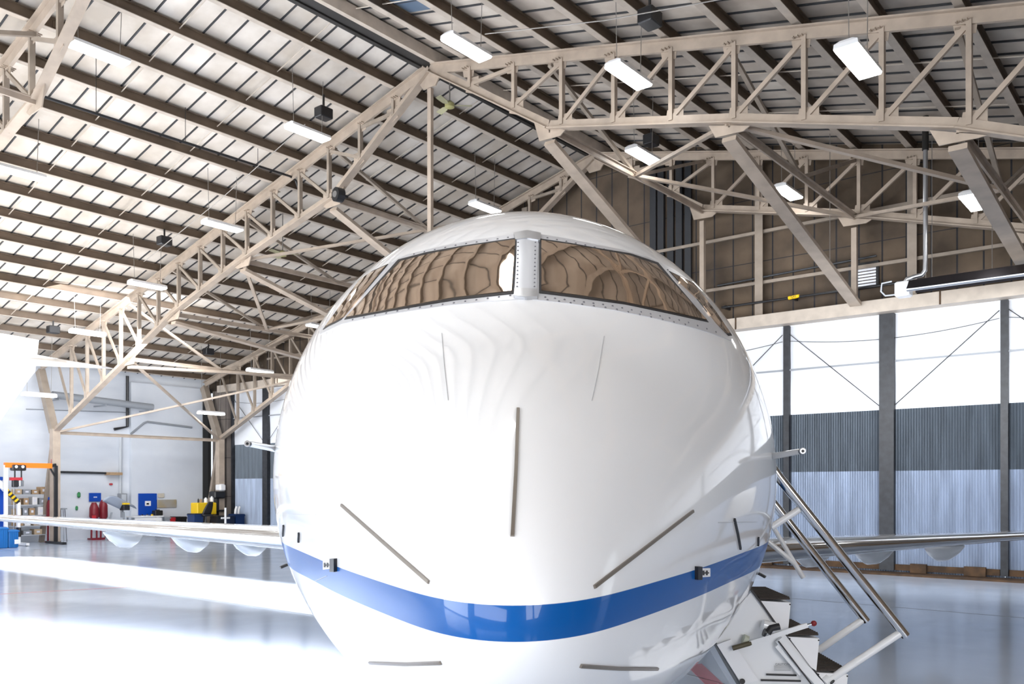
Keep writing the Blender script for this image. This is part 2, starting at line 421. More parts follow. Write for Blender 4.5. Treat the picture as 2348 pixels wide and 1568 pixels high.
# blue skylight near the ridge at the top of the picture
# ------------------------------------------------------------------ hanging lights
def roof_pt(px, py, drop, sg):
    r = ray(px, py)
    k0 = (ZR-EYE) - (KL*XR if sg < 0 else -KR*XR)
    if sg < 0: t = ((ZR-EYE)-KL*XR-drop)/(r.z-KL*r.x)
    else: t = ((ZR-EYE)+KR*XR-drop)/(r.z+KR*r.x)
    return CAM+r*t
def fixture(p, label):
    root = thing('hanging_light', label, 'ceiling light', p, 0, 'hanging fluorescent lights')
    x, y, z = p; hl, hw = .61, .19
    mb = MB(); mb.loft([[V(x-w_, y-l_, zz), V(x+w_, y-l_, zz), V(x+w_, y+l_, zz), V(x-w_, y+l_, zz)] for zz, w_, l_ in ((z-.02, hw, hl), (z+.05, hw*.95, hl), (z+.09, hw*.5, hl*.97))])
    mb.build('housing', white_m, root)
    mb = MB(); mb.loft([[V(x-w_, y-l_, zz), V(x+w_, y-l_, zz), V(x+w_, y+l_, zz), V(x-w_, y+l_, zz)] for zz, w_, l_ in ((z-.06, hw*.9, hl*.98), (z-.02, hw*.99, hl*.995))])
    mb.build('diffuser', lamp_m, root)
    for s in (-.45, .45):
        zt = roof(x)+.3
        MB().tube([V(x, y+s, z+.08), V(x, y+s*1.1, zt)], .008, 5).build('hanger_wire', wire_m, root)
    return root
LI = [((228, 121), 1.0, -1, 'lit hanging light in the upper left corner, beside the nearest truss'),
      ((42, 394), 1.2, -1, 'lit hanging light cut by the left picture edge'),
      ((706, 303), 1.2, -1, 'lit hanging light left of the middle truss, below a black box'),
      ((510, 517), 1.3, -1, 'lit hanging light in front of the middle truss, left of the brace joint'),
      ((338, 653), 1.3, -1, 'lit hanging light halfway down the left part of the middle truss'),
      ((201, 763), 1.3, -1, 'lit hanging light just right of the white tail fin top'),
      ((90, 905), 2.3, -1, 'lit hanging light just below the white tailplane'),
      ((596, 850), 1.5, -1, 'lit hanging light left of the aircraft near the roof corner'),
      ((484, 947), 2.7, -1, 'lowest lit hanging light, in front of the white wall corner'),
      ((735, 748), 1.4, -1, 'lit hanging light half hidden behind the left cockpit windows'),
      ((1112, 474), 1.4, -1, 'lit hanging light just above the top of the aircraft'),
      ((1070, 108), .9, 1, 'lit hanging light near the roof ridge, above the middle truss'),
      ((1442, 172), 1.2, 1, 'lit hanging light in front of the middle truss, right of the ridge'),
      ((1968, 137), 1.6, 1, 'largest lit hanging light, at the upper right of the roof'),
      ((1475, 355), 1.4, 1, 'lit hanging light behind a thin brace, right of the ridge'),
      ((1807, 440), 1.4, 1, 'lit hanging light crossed by a wide raking strut'),
      ((2233, 461), 2.0, 1, 'lit hanging light at far right before the brown gable wall')]
q = roof_pt(935, 2, -.33, 1)
mb = MB(); mb.prism([V(q.x-.45, q.y-.9, roof(q.x-.45)+.33), V(q.x+.45, q.y-.9, roof(q.x+.45)+.33), V(q.x+.45, q.y+.5, roof(q.x+.45)+.33), V(q.x-.45, q.y+.5, roof(q.x-.45)+.33)], V(0, 0, .02)); struct(mb.build('window_1', mat('blue_skylight_panel', (.12, .17, .24), .3)))
for (px, py), drop, sg, lb in LI: fixture(roof_pt(px, py, drop, sg), lb)
for q, (x, y) in enumerate(((2, -4), (-6, -4), (-14, -6), (-24, -4), (-4, 4))): fixture(V(x, y, roof(x)-1.3), ['lit hanging light behind the camera on the right', 'lit hanging light behind the camera', 'lit hanging light behind the camera near the ridge', 'lit hanging light behind the camera on the left', 'lit hanging light overhead, above the nose of the aircraft'][q])
# black boxes on purlins
for (px, py), drop, sg, lb in (((1490, 42), .55, 1, 'black box hung from a purlin at the top, right of the ridge'), ((742, 260), .45, -1, 'black box hung above a lit light left of the middle truss'), ((1493, 322), .5, 1, 'black box above the light crossed by a thin brace'), ((377, 553), .35, -1, 'small black box on a purlin in the middle of the left slope'), ((122, 756), .3, -1, 'small black box on a low purlin above the tail fin'), ((478, 806), .3, -1, 'small black box on a purlin near the left eave')):
    p = roof_pt(px, py, drop, sg); root = thing('speaker_box', lb, 'box', p, 0, 'black boxes under the roof')
    MB().bbox(p-V(.16, .2, .14), p+V(.16, .2, .14), .02).build('case', black_m, root)
    MB().bar(p+V(0, 0, .14), V(p.x, p.y, roof(p.x)+.05), .05, .03).build('bracket', black_m, root)
# ceiling fans
def fan(p, L, lb, col, zt):
    root = thing('ceiling_fan', lb, 'fan', p, 0, 'ceiling fans')
    MB().tube([p+V(0, 0, .1), V(p.x, p.y, zt)], .018, 8).build('down_rod', wire_m, root)
    mb = MB(); mb.tube([p-V(0, 0, .08), p-V(0, 0, .05), p+V(0, 0, .05), p+V(0, 0, .12)], [.06, .13, .13, .05], 16); mb.build('motor', col, root, auto=40)
    for k in range(3):
        a = .75+2*PI*k/3; d = V(math.cos(a), math.sin(a), 0); s = V(-d.y, d.x, 0)
        mb = MB(); mb.loft([[p+d*.12-s*.03, p+d*.12+s*.03, p+d*.12+s*.03+V(0, 0, .01), p+d*.12-s*.03+V(0, 0, .01)], [p+d*.25-s*.07-V(0, 0, .02), p+d*.25+s*.07+V(0, 0, .02), p+d*.25+s*.07+V(0, 0, .03), p+d*.25-s*.07-V(0, 0, .01)], [p+d*L-s*.08-V(0, 0, .02), p+d*L+s*.08+V(0, 0, .02), p+d*L+s*.08+V(0, 0, .03), p+d*L-s*.08-V(0, 0, .01)]])
        mb.build('blade', mat('fan_blade', (.42, .4, .25), .4), root)
fan_m = mat('olive_fan_paint', (.38, .36, .16), .4)
fan(at_X(1031, 242, XR), .6, 'olive ceiling fan hanging under the ridge', fan_m, ZR)
p = roof_pt(648, 583, 1.3, -1); fan(p, .6, 'small ceiling fan hanging left of the cockpit near a brace joint', fan_m, roof(p.x)+.1)
# black pipe on the left slope
a = at_Y(95, 220, TY[1]+.2); b = at_Y(665, 404, TY[2]-.1)
mb = MB(); mb.tube([a, b, b+V(-.05, .25, -.05), b+V(-.1, .4, -.3)], .035, 8)
for t in (.17, .5, .83):
    q = a.lerp(b, t); mb.tube([q, V(q.x, q.y, roof(q.x)+.1)], .008, 5)
tag(mb.build('sprinkler_pipe', black_m), 'long black pipe hung below the left roof slope between two trusses', 'pipe')
# round black reel on the truss joint
p = at_Y(777, 447, TY[2]-.3); root = thing('cable_reel', 'round black cable reel on the middle truss joint', 'reel', p)
MB().tube([p+V(-.02, -.12, 0), p+V(.02, .1, 0)], .2, 18).build('drum', black_m, root)
MB().tube([p+V(-.02, -.14, 0), p+V(-.02, -.12, 0)], .09, 14).build('hub', alum, root)
MB().bar(p+V(0, .05, 0), p+V(0, .3, .02), .08, .08).build('bracket', black_m, root)
# thin cables across the roof
a = at_Y(1100, 70, 12.5); b = at_Y(1990, -20, 12.5)
for q, (pa, pb, yy, lb) in enumerate((((1112, 78), (1700, -10), 13.2, 'thin wire strung below the right roof slope near the top'), ((330, 600), (700, 285), 14.0, 'thin wire running up the left roof slope'))):
    A, B = at_Y(*pa, yy), at_Y(*pb, yy+1)
    tag(MB().tube([A, A.lerp(B, .5)-V(0, 0, .08), B], .012, 5).build('overhead_wire', wire_m), lb, 'wire')
# ------------------------------------------------------------------ far wall equipment
YW = YG-2.3
# radiant tube heater
def hp(px, py, Y=YW): return at_Y(px, py, Y)
bx = hp(2072, 664)
root = thing('tube_heater', 'long radiant tube heater with white burner box above the doors', 'heater', (bx.x, bx.y, bx.z))
MB().bbox(bx-V(.17, .18, .18), bx+V(.17, .18, .18), .03).build('burner_box', white_m, root)
mb = MB(); mb.tube([bx+V(.15, 0, 0), bx+V(9, 0, 0)], .06, 12); mb.tube([bx+V(.15, -.28, -.06), bx+V(9, -.28, -.06)], .06, 12); mb.build('heater_tube', galv, root, auto=40)
mb = MB(); x0, x1 = bx.x+.2, bx.x+9
prof = [(-.52, -.1), (-.3, .14), (-.14, .18), (0, .18), (.16, .14), (.3, -.06)]
mb.quadgrid([[V(x, bx.y+a, bx.z+b) for a, b in prof] for x in (x0, x1)]); mb.build('reflector', mat('dark_reflector', (.05, .045, .05), .3, .8), root)
for x in (.5, 3, 5.5, 8): MB().tube([bx+V(x, 0, .16), V(bx.x+x, bx.y, roof(bx.x+x)+.1)], .01, 5).build('hanger_chain', wire_m, root)
mb = MB(); pp = [hp(2074, 650), hp(2080, 640), hp(2098, 634), hp(2114, 630), hp(2121, 620), hp(2122, 600), hp(2122, 330)]
mb.tube(pp, .055, 12); mb.build('flue_pipe', galv, root, auto=40)
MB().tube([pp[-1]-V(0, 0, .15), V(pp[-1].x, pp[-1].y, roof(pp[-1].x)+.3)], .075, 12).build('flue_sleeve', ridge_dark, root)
MB().tube([hp(2058, 675), hp(2030, 678), hp(2020, 668), hp(2022, 650), hp(2045, 645)], .02, 8).build('gas_hose', lgrey_m, root)
# gas pipe with yellow band
a, b = at_Y(1655, 705, YG-.35), at_Y(2075, 646, YG-.35)
root = thing('gas_pipe', 'black gas pipe along the brown wall with a yellow GAS sticker', 'pipe', a)
MB().tube([a, b], .035, 8).build('pipe', black_m, root)
for t in (.02, .42, .98): q = a.lerp(b, t); MB().box(q-V(.03, .02, .05), q+V(.03, .33, .05)).build('pipe_bracket', black_m, root)
c0, c1 = at_Y(1808, 684, YG-.35), at_Y(1833, 680, YG-.35); c0.z = a.lerp(b, (c0.x-a.x)/(b.x-a.x)).z; c1.z = c0.z+.02
st = MB().tube([c0, c1], .05, 12).build('sticker', mat('yellow_sticker', (.95, .6, .0), .5), root)
def text(s, name, size, m, parent, loc, xdir, up, align='CENTER'):
    cu = bpy.data.curves.new(name, 'FONT'); cu.body = s; cu.size = size; cu.align_x = align; cu.align_y = 'CENTER'; cu.extrude = .0008
    to = bpy.data.objects.new(name, cu); C.objects.link(to)
    dg = bpy.context.evaluated_depsgraph_get(); me = bpy.data.meshes.new_from_object(to.evaluated_get(dg))
    bpy.data.objects.remove(to); 
    xd = Vector(xdir).normalized(); u = Vector(up); zd = xd.cross(u).normalized(); u = zd.cross(xd)
    M = Matrix((( xd.x, u.x, zd.x, loc[0]), (xd.y, u.y, zd.y, loc[1]), (xd.z, u.z, zd.z, loc[2]), (0, 0, 0, 1)))
    M = (FR[parent].inverted() if parent else Matrix()) @ M
    me.transform(M); me.materials.clear(); me.materials.append(m); me.name = name
    o = bpy.data.objects.new(name, me); C.objects.link(o); o.parent = parent
    if parent: FR[o] = FR[parent]
    return o
text('GAS', 'lettering', .085, text_b, st, (c0+c1)/2-V(0, .052, 0), (1, 0, .02), (0, 0, 1))
# louvre
a, b = at_Y(1953, 661, YG-.04), at_Y(2010, 604, YG-.04)
root = thing('louvre_vent', 'white slatted louvre vent in the brown gable wall', 'vent', ((a.x+b.x)/2, YG-.05, a.z))
mb = MB(); fw = .07
mb.box((a.x-fw, YG-.1, a.z-fw), (a.x, YG-.01, b.z+fw)); mb.box((b.x, YG-.1, a.z-fw), (b.x+fw, YG-.01, b.z+fw)); mb.box((a.x, YG-.1, b.z), (b.x, YG-.01, b.z+fw)); mb.box((a.x, YG-.1, a.z-fw), (b.x, YG-.01, a.z)); mb.build('frame', black_m, root)
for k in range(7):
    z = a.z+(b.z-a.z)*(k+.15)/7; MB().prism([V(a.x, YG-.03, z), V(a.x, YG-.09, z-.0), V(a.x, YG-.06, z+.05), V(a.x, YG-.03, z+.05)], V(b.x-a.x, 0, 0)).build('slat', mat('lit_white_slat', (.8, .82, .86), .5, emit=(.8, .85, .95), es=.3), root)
# extra wall pipes and wires at far right
for q, (px, y0, y1) in enumerate(((1903, 500, 628), (2275, 500, 622), (2137, 420, 640))):
    A, B = at_Y(px, y1, YG-1.0), at_Y(px, y0, YG-1.0)
    tag(MB().tube([A, V(A.x, A.y, roof(A.x)+.36)], .01, 5).build('drop_wire', wire_m), ['thin drop wire with a loose end before the brown wall', 'thin drop wire at far right above the tube heater', 'thin drop wire beside the silver flue pipe'][q], 'wire')
tag(MB().tube([at_Y(1645, 655, YG-.2), at_Y(2010, 586, YG-.2)], .03, 6).build('conduit', dark_steel), 'dark conduit along the brown gable wall below the girt', 'pipe')

# ------------------------------------------------------------------ AIRCRAFT
NOSE_D = 2.05
AY = YAW - math.radians(1.3)
tip = at_d(1176, HOR, NOSE_D); AL = V(tip.x, tip.y, 0)
air = thing('private_jet', 'white private jet with a blue stripe facing the camera, airstair open', 'aircraft', AL, AY)
AM = FR[air]; AMi = AM.inverted()
def spline(xs, ys):
    xs = np.array(xs, float); ys = np.array(ys, float); n = len(xs); h = np.diff(xs)
    A = np.zeros((n, n)); r = np.zeros(n); A[0, 0] = A[-1, -1] = 1
    for i in range(1, n-1):
        A[i, i-1] = h[i-1]; A[i, i] = 2*(h[i-1]+h[i]); A[i, i+1] = h[i]; r[i] = 3*((ys[i+1]-ys[i])/h[i]-(ys[i]-ys[i-1])/h[i-1])
    c = np.linalg.solve(A, r); b = np.diff(ys)/h-h*(2*c[:-1]+c[1:])/3; d = np.diff(c)/(3*h)
    def f(x):
        i = min(max(int(np.searchsorted(xs, x)-1), 0), n-2); t = x-xs[i]; return float(ys[i]+b[i]*t+c[i]*t*t+d[i]*t**3)
    return f
sq = math.sqrt
SA = [(0, 0), (.1, .165), (.2, .235), (.4, .345), (.7, .50), (1.1, .70), (1.6, .935), (2.1, 1.165), (2.6, 1.335), (3.2, 1.395), (4.2, 1.40), (6, 1.40)]
ST = [(0, -.33), (.05, -.185), (.15, -.075), (.3, .045), (.6, .25), (1.0, .485), (1.4, .745), (1.8, 1.095), (2.1, 1.29), (2.4, 1.41), (2.8, 1.48), (3.4, 1.50), (4.2, 1.50), (6, 1.50)]
SB = [(0, -.33), (.05, -.455), (.15, -.555), (.3, -.65), (.6, -.79), (1.0, -.935), (1.5, -1.07), (2.0, -1.165), (2.6, -1.24), (3.4, -1.275), (4.2, -1.28), (6, -1.28)]
SC = [(0, -.33), (.3, -.29), (.8, -.2), (1.5, -.06), (2.3, .04), (3.2, .075), (4.2, .075), (6, .075)]
def mk(S): f = spline([sq(a) for a, b in S], [b for a, b in S]); return lambda s: f(sq(s))
fa, ft, fb, fc = mk(SA), mk(ST), mk(SB), mk(SC)
NTH = 128
def ring(s):
    if s <= 4.2: a, t, b, c = fa(s), ft(s), fb(s), fc(s)
    elif s <= 13: a, t, b, c = 1.40, 1.50, -1.28, .075
    else:
        u = (s-13)/7.4; w = 1-u**1.6*.88
        a = 1.40*w; t = 1.50-.4*u**1.6; b = -1.28+1.9*u**1.3; c = .075+.7*u**1.5
    r = []
    for k in range(NTH):
        th = 2*PI*k/NTH; x = a*math.sin(th); cz = math.cos(th)
        z = c + (t-c)*cz if cz > 0 else c + (c-b)*cz
        r.append(V(x, s, z+EYE))
    return r
SS = [.0006, .003, .008, .016, .028, .045, .065, .09, .12, .155, .195, .24, .29, .35, .42, .5] + [.5+.075*i for i in range(1, 50)] + [4.2+i*.5 for i in range(1, 18)] + [13+i*.37 for i in range(0, 21)]
SS = sorted(set(SS))
# fuselage paint: white with a blue band held at stripe height, seams
def jet_mat():
    m = bpy.data.materials.new('jet_paint'); m.use_nodes = True; N, L = nt(m); b = N['Principled BSDF']
    tc = N.new('ShaderNodeTexCoord'); sp = N.new('ShaderNodeSeparateXYZ'); L.new(tc.outputs['Object'], sp.inputs[0])
    z = sp.outputs['Z']; y = sp.outputs['Y']
    up = math_node(N, L, 'MULTIPLY_ADD', y, .004, EYE-.275); lo = math_node(N, L, 'MULTIPLY_ADD', y, -.012, EYE-.36)
    m1 = math_node(N, L, 'LESS_THAN', z, up); m2 = math_node(N, L, 'GREATER_THAN', z, lo)
    k = math_node(N, L, 'MULTIPLY', m1, m2)
    c = mix_node(N, L, k, (.855, .87, .89), (.0, .088, .34)); L.new(c, b.inputs['Base Color'])
    b.inputs['Roughness'].default_value = .35; b.inputs['Coat Roughness'].default_value = .045
    L.new(math_node(N, L, 'MULTIPLY_ADD', k, -.65, 1.0), b.inputs['Coat Weight']); L.new(math_node(N, L, 'MULTIPLY_ADD', k, -.35, .5), b.inputs['Specular IOR Level'])
    nz = N.new('ShaderNodeTexNoise'); nz.inputs['Scale'].default_value = 2.2; nz.inputs['Detail'].default_value = 1; L.new(tc.outputs['Object'], nz.inputs['Vector'])
    bp = N.new('ShaderNodeBump'); bp.inputs['Strength'].default_value = .002; bp.inputs['Distance'].default_value = .1; L.new(nz.outputs['Fac'], bp.inputs['Height'])
    L.new(bp.outputs['Normal'], b.inputs['Coat Normal'])
    return m
jet_m = jet_mat()
mb = MB(); mb.loft([ring(s) for s in SS], 0, True)
fus = mb.build('fuselage', jet_m, air, smooth=True, local=True)
bvh = BVHTree.FromPolygons([AM @ v.co for v in fus.data.vertices], [tuple(p.vertices) for p in fus.data.polygons])
def hit(px, py, off=.004):
    d = ray(px, py); dn = d.normalized()
    loc, nr, i, ds = bvh.ray_cast(CAM, dn)
    if loc is None:
        loc, nr, i, ds = bvh.find_nearest(at_d(px, py, 4.6))
    if nr.dot(dn) > 0: nr = -nr
    return loc+nr*off, nr
def poly_interp(pts, n):
    # resample a polyline of pixels to n+1 points
    seg = [0]
    for a, b in zip(pts, pts[1:]): seg.append(seg[-1]+math.dist(a, b))
    out = []
    for i in range(n+1):
        t = seg[-1]*i/n; j = min(next((q for q in range(1, len(seg)) if seg[q] >= t-1e-9), len(seg)-1), len(seg)-1)
        u = (t-seg[j-1])/max(1e-9, seg[j]-seg[j-1]); a, b = pts[j-1], pts[j]
        out.append((a[0]+(b[0]-a[0])*u, a[1]+(b[1]-a[1])*u))
    return out
def patch(top, bot, nu, nv, off):
    A, B = poly_interp(top, nu), poly_interp(bot, nu)
    return [[hit(A[j][0]+(B[j][0]-A[j][0])*i/nv, A[j][1]+(B[j][1]-A[j][1])*i/nv, off)[0] for j in range(nu+1)] for i in range(nv+1)]
def patch_obj(name, m, parent, top, bot, nu=24, nv=10, off=.004, thick=.004, rv=()):
    g = patch(top, bot, nu, nv, off); mb = MB(); mb.quadgrid(g)
    # skirt down to the skin so that the panel is a solid raised plate
    g0 = patch(top, bot, nu, nv, -.01)
    def rim(g): return [g[0][j] for j in range(nu+1)]+[g[i][nu] for i in range(1, nv+1)]+[g[nv][j] for j in range(nu-1, -1, -1)]+[g[i][0] for i in range(nv-1, 0, -1)]
    mb.loft([rim(g), rim(g0)], 0, False)
    for q in rv: rivet(*q, mb)
    return mb.build(name, m, parent, auto=40)
def ribbon(name, m, parent, pts, wid, hgt, n=20, off=0):
    P = poly_interp(pts, n); H_ = [hit(x, y, 0) for x, y in P]; rings = []
    for i, (p, nr) in enumerate(H_):
        d = (H_[min(i+1, n)][0]-H_[max(i-1, 0)][0]).normalized(); s = d.cross(nr).normalized()*wid/2
        rings.append([p-s-nr*.004, p+s-nr*.004, p+s*.8+nr*(hgt+off), p-s*.8+nr*(hgt+off)])
    return MB().loft(rings).build(name, m, parent)
glass = bpy.data.materials.new('bronze_cockpit_glass'); glass.use_nodes = True
_b = glass.node_tree.nodes['Principled BSDF']; _b.inputs['Base Color'].default_value = (.42, .31, .22, 1); _b.inputs['Metallic'].default_value = .85; _b.inputs['Roughness'].default_value = .03
frame_m = mat('grey_window_frame', (.62, .63, .66), .32, .35)
post_m = mat('bare_metal_post', (.6, .62, .66), .3, .6)
seal_m = mat('dark_seal', (.02, .02, .022), .5)
rivet_m = mat('dark_rivet_metal', (.16, .16, .18), .5, .4)  # dark metal of the rivet heads
# frame plate round the panes
fr_top = [(733, 757), (790, 690), (840, 645), (884, 611), (930, 586), (1010, 566), (1090, 551), (1171, 539), (1208, 536), (1236, 538), (1300, 548), (1356, 560), (1420, 572), (1487, 591), (1543, 617), (1590, 650), (1636, 708), (1679, 768)]
fr_bot = [(734, 767), (760, 755), (784, 743), (850, 730), (934, 715), (1030, 701), (1120, 692), (1204, 686), (1206, 686), (1300, 696), (1403, 711), (1490, 728), (1581, 750), (1640, 768), (1676, 782)]
def rivet(px, py, r, off, mbx):
    p, nr = hit(px, py, off); a = nr.orthogonal().normalized(); b = nr.cross(a); mbx.loft([[p+(a*math.cos(k*PI/3)+b*math.sin(k*PI/3))*r for k in range(6)], [p+nr*.003+(a*math.cos(k*PI/3)+b*math.sin(k*PI/3))*r*.6 for k in range(6)]], 1)
RV = poly_interp([(950, 584), (1050, 563), (1165, 546)], 9)+poly_interp([(1255, 547), (1350, 565), (1480, 595), (1530, 620)], 13)+poly_interp([(810, 734), (930, 711), (1170, 679)], 14)+poly_interp([(1250, 683), (1400, 702), (1570, 738), (1640, 762)], 18)+poly_interp([(1255, 689), (1400, 708), (1570, 745)], 12)
fr = patch_obj('windshield_frame', [frame_m, rivet_m], air, fr_top, fr_bot, 90, 14, .003, rv=[(x, y, .005, .003) for x, y in RV]); fr['label'] = 'grey riveted metal frame around the cockpit windows'
panes = {'L': ([(919, 602), (985, 585), (1060, 570), (1182, 552)], [(796, 729), (900, 710), (1040, 685), (1173, 670)]),
         'R': ([(1241, 554), (1310, 564), (1375, 576), (1440, 588), (1503, 609)], [(1241, 669), (1330, 680), (1430, 695), (1540, 718), (1618, 735)]),
         'SL': ([(757, 738), (826, 645), (850, 628), (886, 612)], [(747, 752), (760, 744), (775, 737), (789, 729)]),
         'SR': ([(1538, 628), (1588, 652), (1640, 718), (1672, 765)], [(1556, 648), (1600, 690), (1640, 742), (1664, 766)])}
def inset(poly, k):
    cx = sum(p[0] for p in poly)/len(poly); cy = sum(p[1] for p in poly)/len(poly)
    return [(x+(1 if x > cx else -1)*k, y+(1 if y > cy else -1)*k) for x, y in poly]
for kx, (t, b) in panes.items():
    lp = inset(t+b, 5); t2, b2 = lp[:len(t)], lp[len(t):]
    nm = 'windshield_pane' if kx in 'LR' else 'side_window_pane'
    s_ = patch_obj('window_seal', seal_m, air, t2, b2, 40, 12, .0055)
    patch_obj(nm, glass, s_, t, b, 44, 14, .008)
# centre post with rivets
po = patch_obj('centre_post', [post_m, rivet_m], air, [(1186, 540), (1208, 537), (1234, 541)], [(1181, 686), (1205, 688), (1230, 687)], 8, 16, .012, rv=[(x-.02*i*9.2, 562+i*9.2, .004, .012) for i in range(12) for x in (1188, 1227)])
patch_obj('post_cap', alum, po, [(1178, 541), (1208, 535), (1240, 541)], [(1182, 556), (1207, 553), (1238, 558)], 10, 3, .016)
patch_obj('post_cap', alum, po, [(1180, 668), (1206, 668), (1232, 670)], [(1178, 685), (1205, 688), (1232, 687)], 10, 3, .016)
# wiper-like black edging below the left panes
# radome lightning strips
strip_m = mat('bronze_diverter_strip', (.23, .2, .17), .35, .6)
for pts in ([(1188, 938), (1183, 1080), (1175, 1230)], [(784, 1158), (880, 1243), (985, 1335)], [(1588, 1172), (1480, 1255), (1361, 1346)], [(848, 1519), (930, 1522), (1012, 1519)], [(1330, 1526), (1420, 1532), (1507, 1533)]):
    ribbon('diverter_strip', strip_m, air, pts, .011, .006, 24)
seam_m = mat('panel_seam', (.45, .46, .48), .5)
for pts in ([(1013, 764), (1019, 840), (1028, 918)], [(1385, 771), (1373, 845), (1357, 919)], [(1646, 1198), (1700, 1197), (1736, 1197)], [(700, 1342), (750, 1320)], [(672, 1179), (700, 1180), (725, 1180)]):
    ribbon('panel_seam', seam_m, air, pts, .002, .002, 24)
# latches on the stripe
for sx, (px, py) in ((-1, (768, 1295)), (1, (1598, 1313))):
    la = patch_obj('radome_latch', black_m, air, [(px-5, py-15), (px+5, py-15)], [(px-5, py+15), (px+5, py+15)], 2, 4, .012)
    x0, x1 = (px-24, px-5) if sx < 0 else (px+5, px+27)
    lp = patch_obj('latch_plate', white_m, la, [(x0, py-10), (x1, py-11)], [(x0, py+10), (x1, py+8)], 3, 3, .006)
    mb = MB()
    for q in (.25, .6):
        x = x0+(x1-x0)*q
        mb.quadgrid(patch([(x-2, py-6), (x+2, py-6)], [(x-2, py+5), (x+2, py+5)], 1, 2, .0075))
    mb.quadgrid(patch([(x0+4, py-2), (x1-4, py-2)], [(x0+4, py+1), (x1-4, py+1)], 2, 1, .0076)); mb.build('latch_marks', text_b, lp)
# vanes
for pts in ([(1682, 1190), (1690, 1225), (1696, 1258)], [(687, 1222), (686, 1242)], [(652, 1205), (650, 1228)], [(1737, 1232), (1737, 1250)]):
    ribbon('sensor_vane', dark_steel, air, pts, .011, .008, 8)
# pitot probes
for (bx_, by_), (ex, ey) in (((630, 1029), (567, 1017)), ((1772, 1047), (1841, 1034))):
    a, n_ = hit(bx_, by_, -.02); d0 = (a-CAM).dot(CF); e = at_d(ex, ey, d0-.18); mid = a.lerp(e, .55)+V(0, 0, 0)
    pr = MB().tube([a, a.lerp(e, .3), e.lerp(a, .08)], [.02, .016, .014], 10).build('pitot_probe', chrome, air, auto=50)
    tipv = (CAM-e).normalized(); MB().tube([e-tipv*.04, e+tipv*.0, e+tipv*.05], [.012, .016, .013], 12).build('probe_head', alum, pr, auto=50)
    MB().tube([e+tipv*.048, e+tipv*.053], .007, 10).build('probe_port', black_m, pr)
def small_fin(px, py, ex, ey):
    a, n_ = hit(px, py, -.01); d0 = (a-CAM).dot(CF); e = at_d(ex, ey, d0-.02)
    MB().bar(a, e, .02, .012).build('drain_mast', black_m, air)
small_fin(652, 1297, 643, 1301); small_fin(1741, 1315, 1755, 1323)
# ---------------- wings
def wing(sg, zr, zt_):
    # local coordinates: x lateral, y aft
    root_y, tip_y = 8.3, 13.3; cr_, ct = 4.2, 1.35; xr, xt = .6, 10.3
    nS = 14
    def sect(u):
        x = xr+(xt-xr)*u; y0 = root_y+(tip_y-root_y)*u; c = cr_+(ct-cr_)*u**.8; z0 = EYE+zr+(zt_-zr)*u; th = c*(.2-.1*u)
        up, lo = [], []
        for i in range(15):
            t = (1-math.cos(PI*i/14))/2; yt = 5*th*(.2969*sq(t)-.126*t-.3516*t*t+.2843*t**3-.1015*t**4)*.95
            up.append(V(sg*x, y0+c*t, z0+yt*.5-.02*c*t)); lo.append(V(sg*x, y0+c*t, z0-yt*.85-.02*c*t))
        return up, lo
    rings = []; lead = []
    for k in range(nS+1):
        u, l = sect(k/nS); rings.append(u[2:]+l[::-1][:-2]); lead.append(l[3::-1]+u[1:4])
    w = MB().loft(rings).build('wing', white_gl, air, auto=35, local=True)
    g = MB(); g.loft(lead, 0, True, closed=False) if False else g.quadgrid(lead)
    MBv = g.build('leading_edge', mat('polished_slat', (.72, .74, .77), .1, 1), w, smooth=True, local=True)
    for lat in (3.6, 4.75, 5.9, 7.3):
        u = (lat-xr)/(xt-xr); y0 = root_y+(tip_y-root_y)*u; c = cr_+(ct-cr_)*u**.8; z0 = EYE+zr+(zt_-zr)*u
        rr = []
        for t, r_, dz in ((.5, .012, -.05), (.62, .08, -.1), (.78, .13, -.16), (.95, .14, -.19), (1.1, .1, -.17), (1.25, .015, -.1)):
            rr.append([V(sg*lat+r_*.8*math.cos(a_), y0+c*t*1.0, z0-.02*c-.1+dz*1.25+r_*1.15*math.sin(a_)) for a_ in [2*PI*i/12 for i in range(12)]])
        MB().loft(rr).build('flap_fairing', white_gl, w, auto=50, local=True)
    # upturned tip
    a = sect(1)
    tipm = MB(); r0 = a[0]+a[1][::-1][1:-1]; 
    r1 = [V(p.x+sg*.35, p.y+.5+(p.y-a[0][0].y)*-.25, p.z+.9) for p in r0]; tipm.loft([r0, r1]).build('winglet', white_gl, w, auto=40, local=True)
    return w
wing(1, -.86, -.72); wing(-1, -.74, -.47)
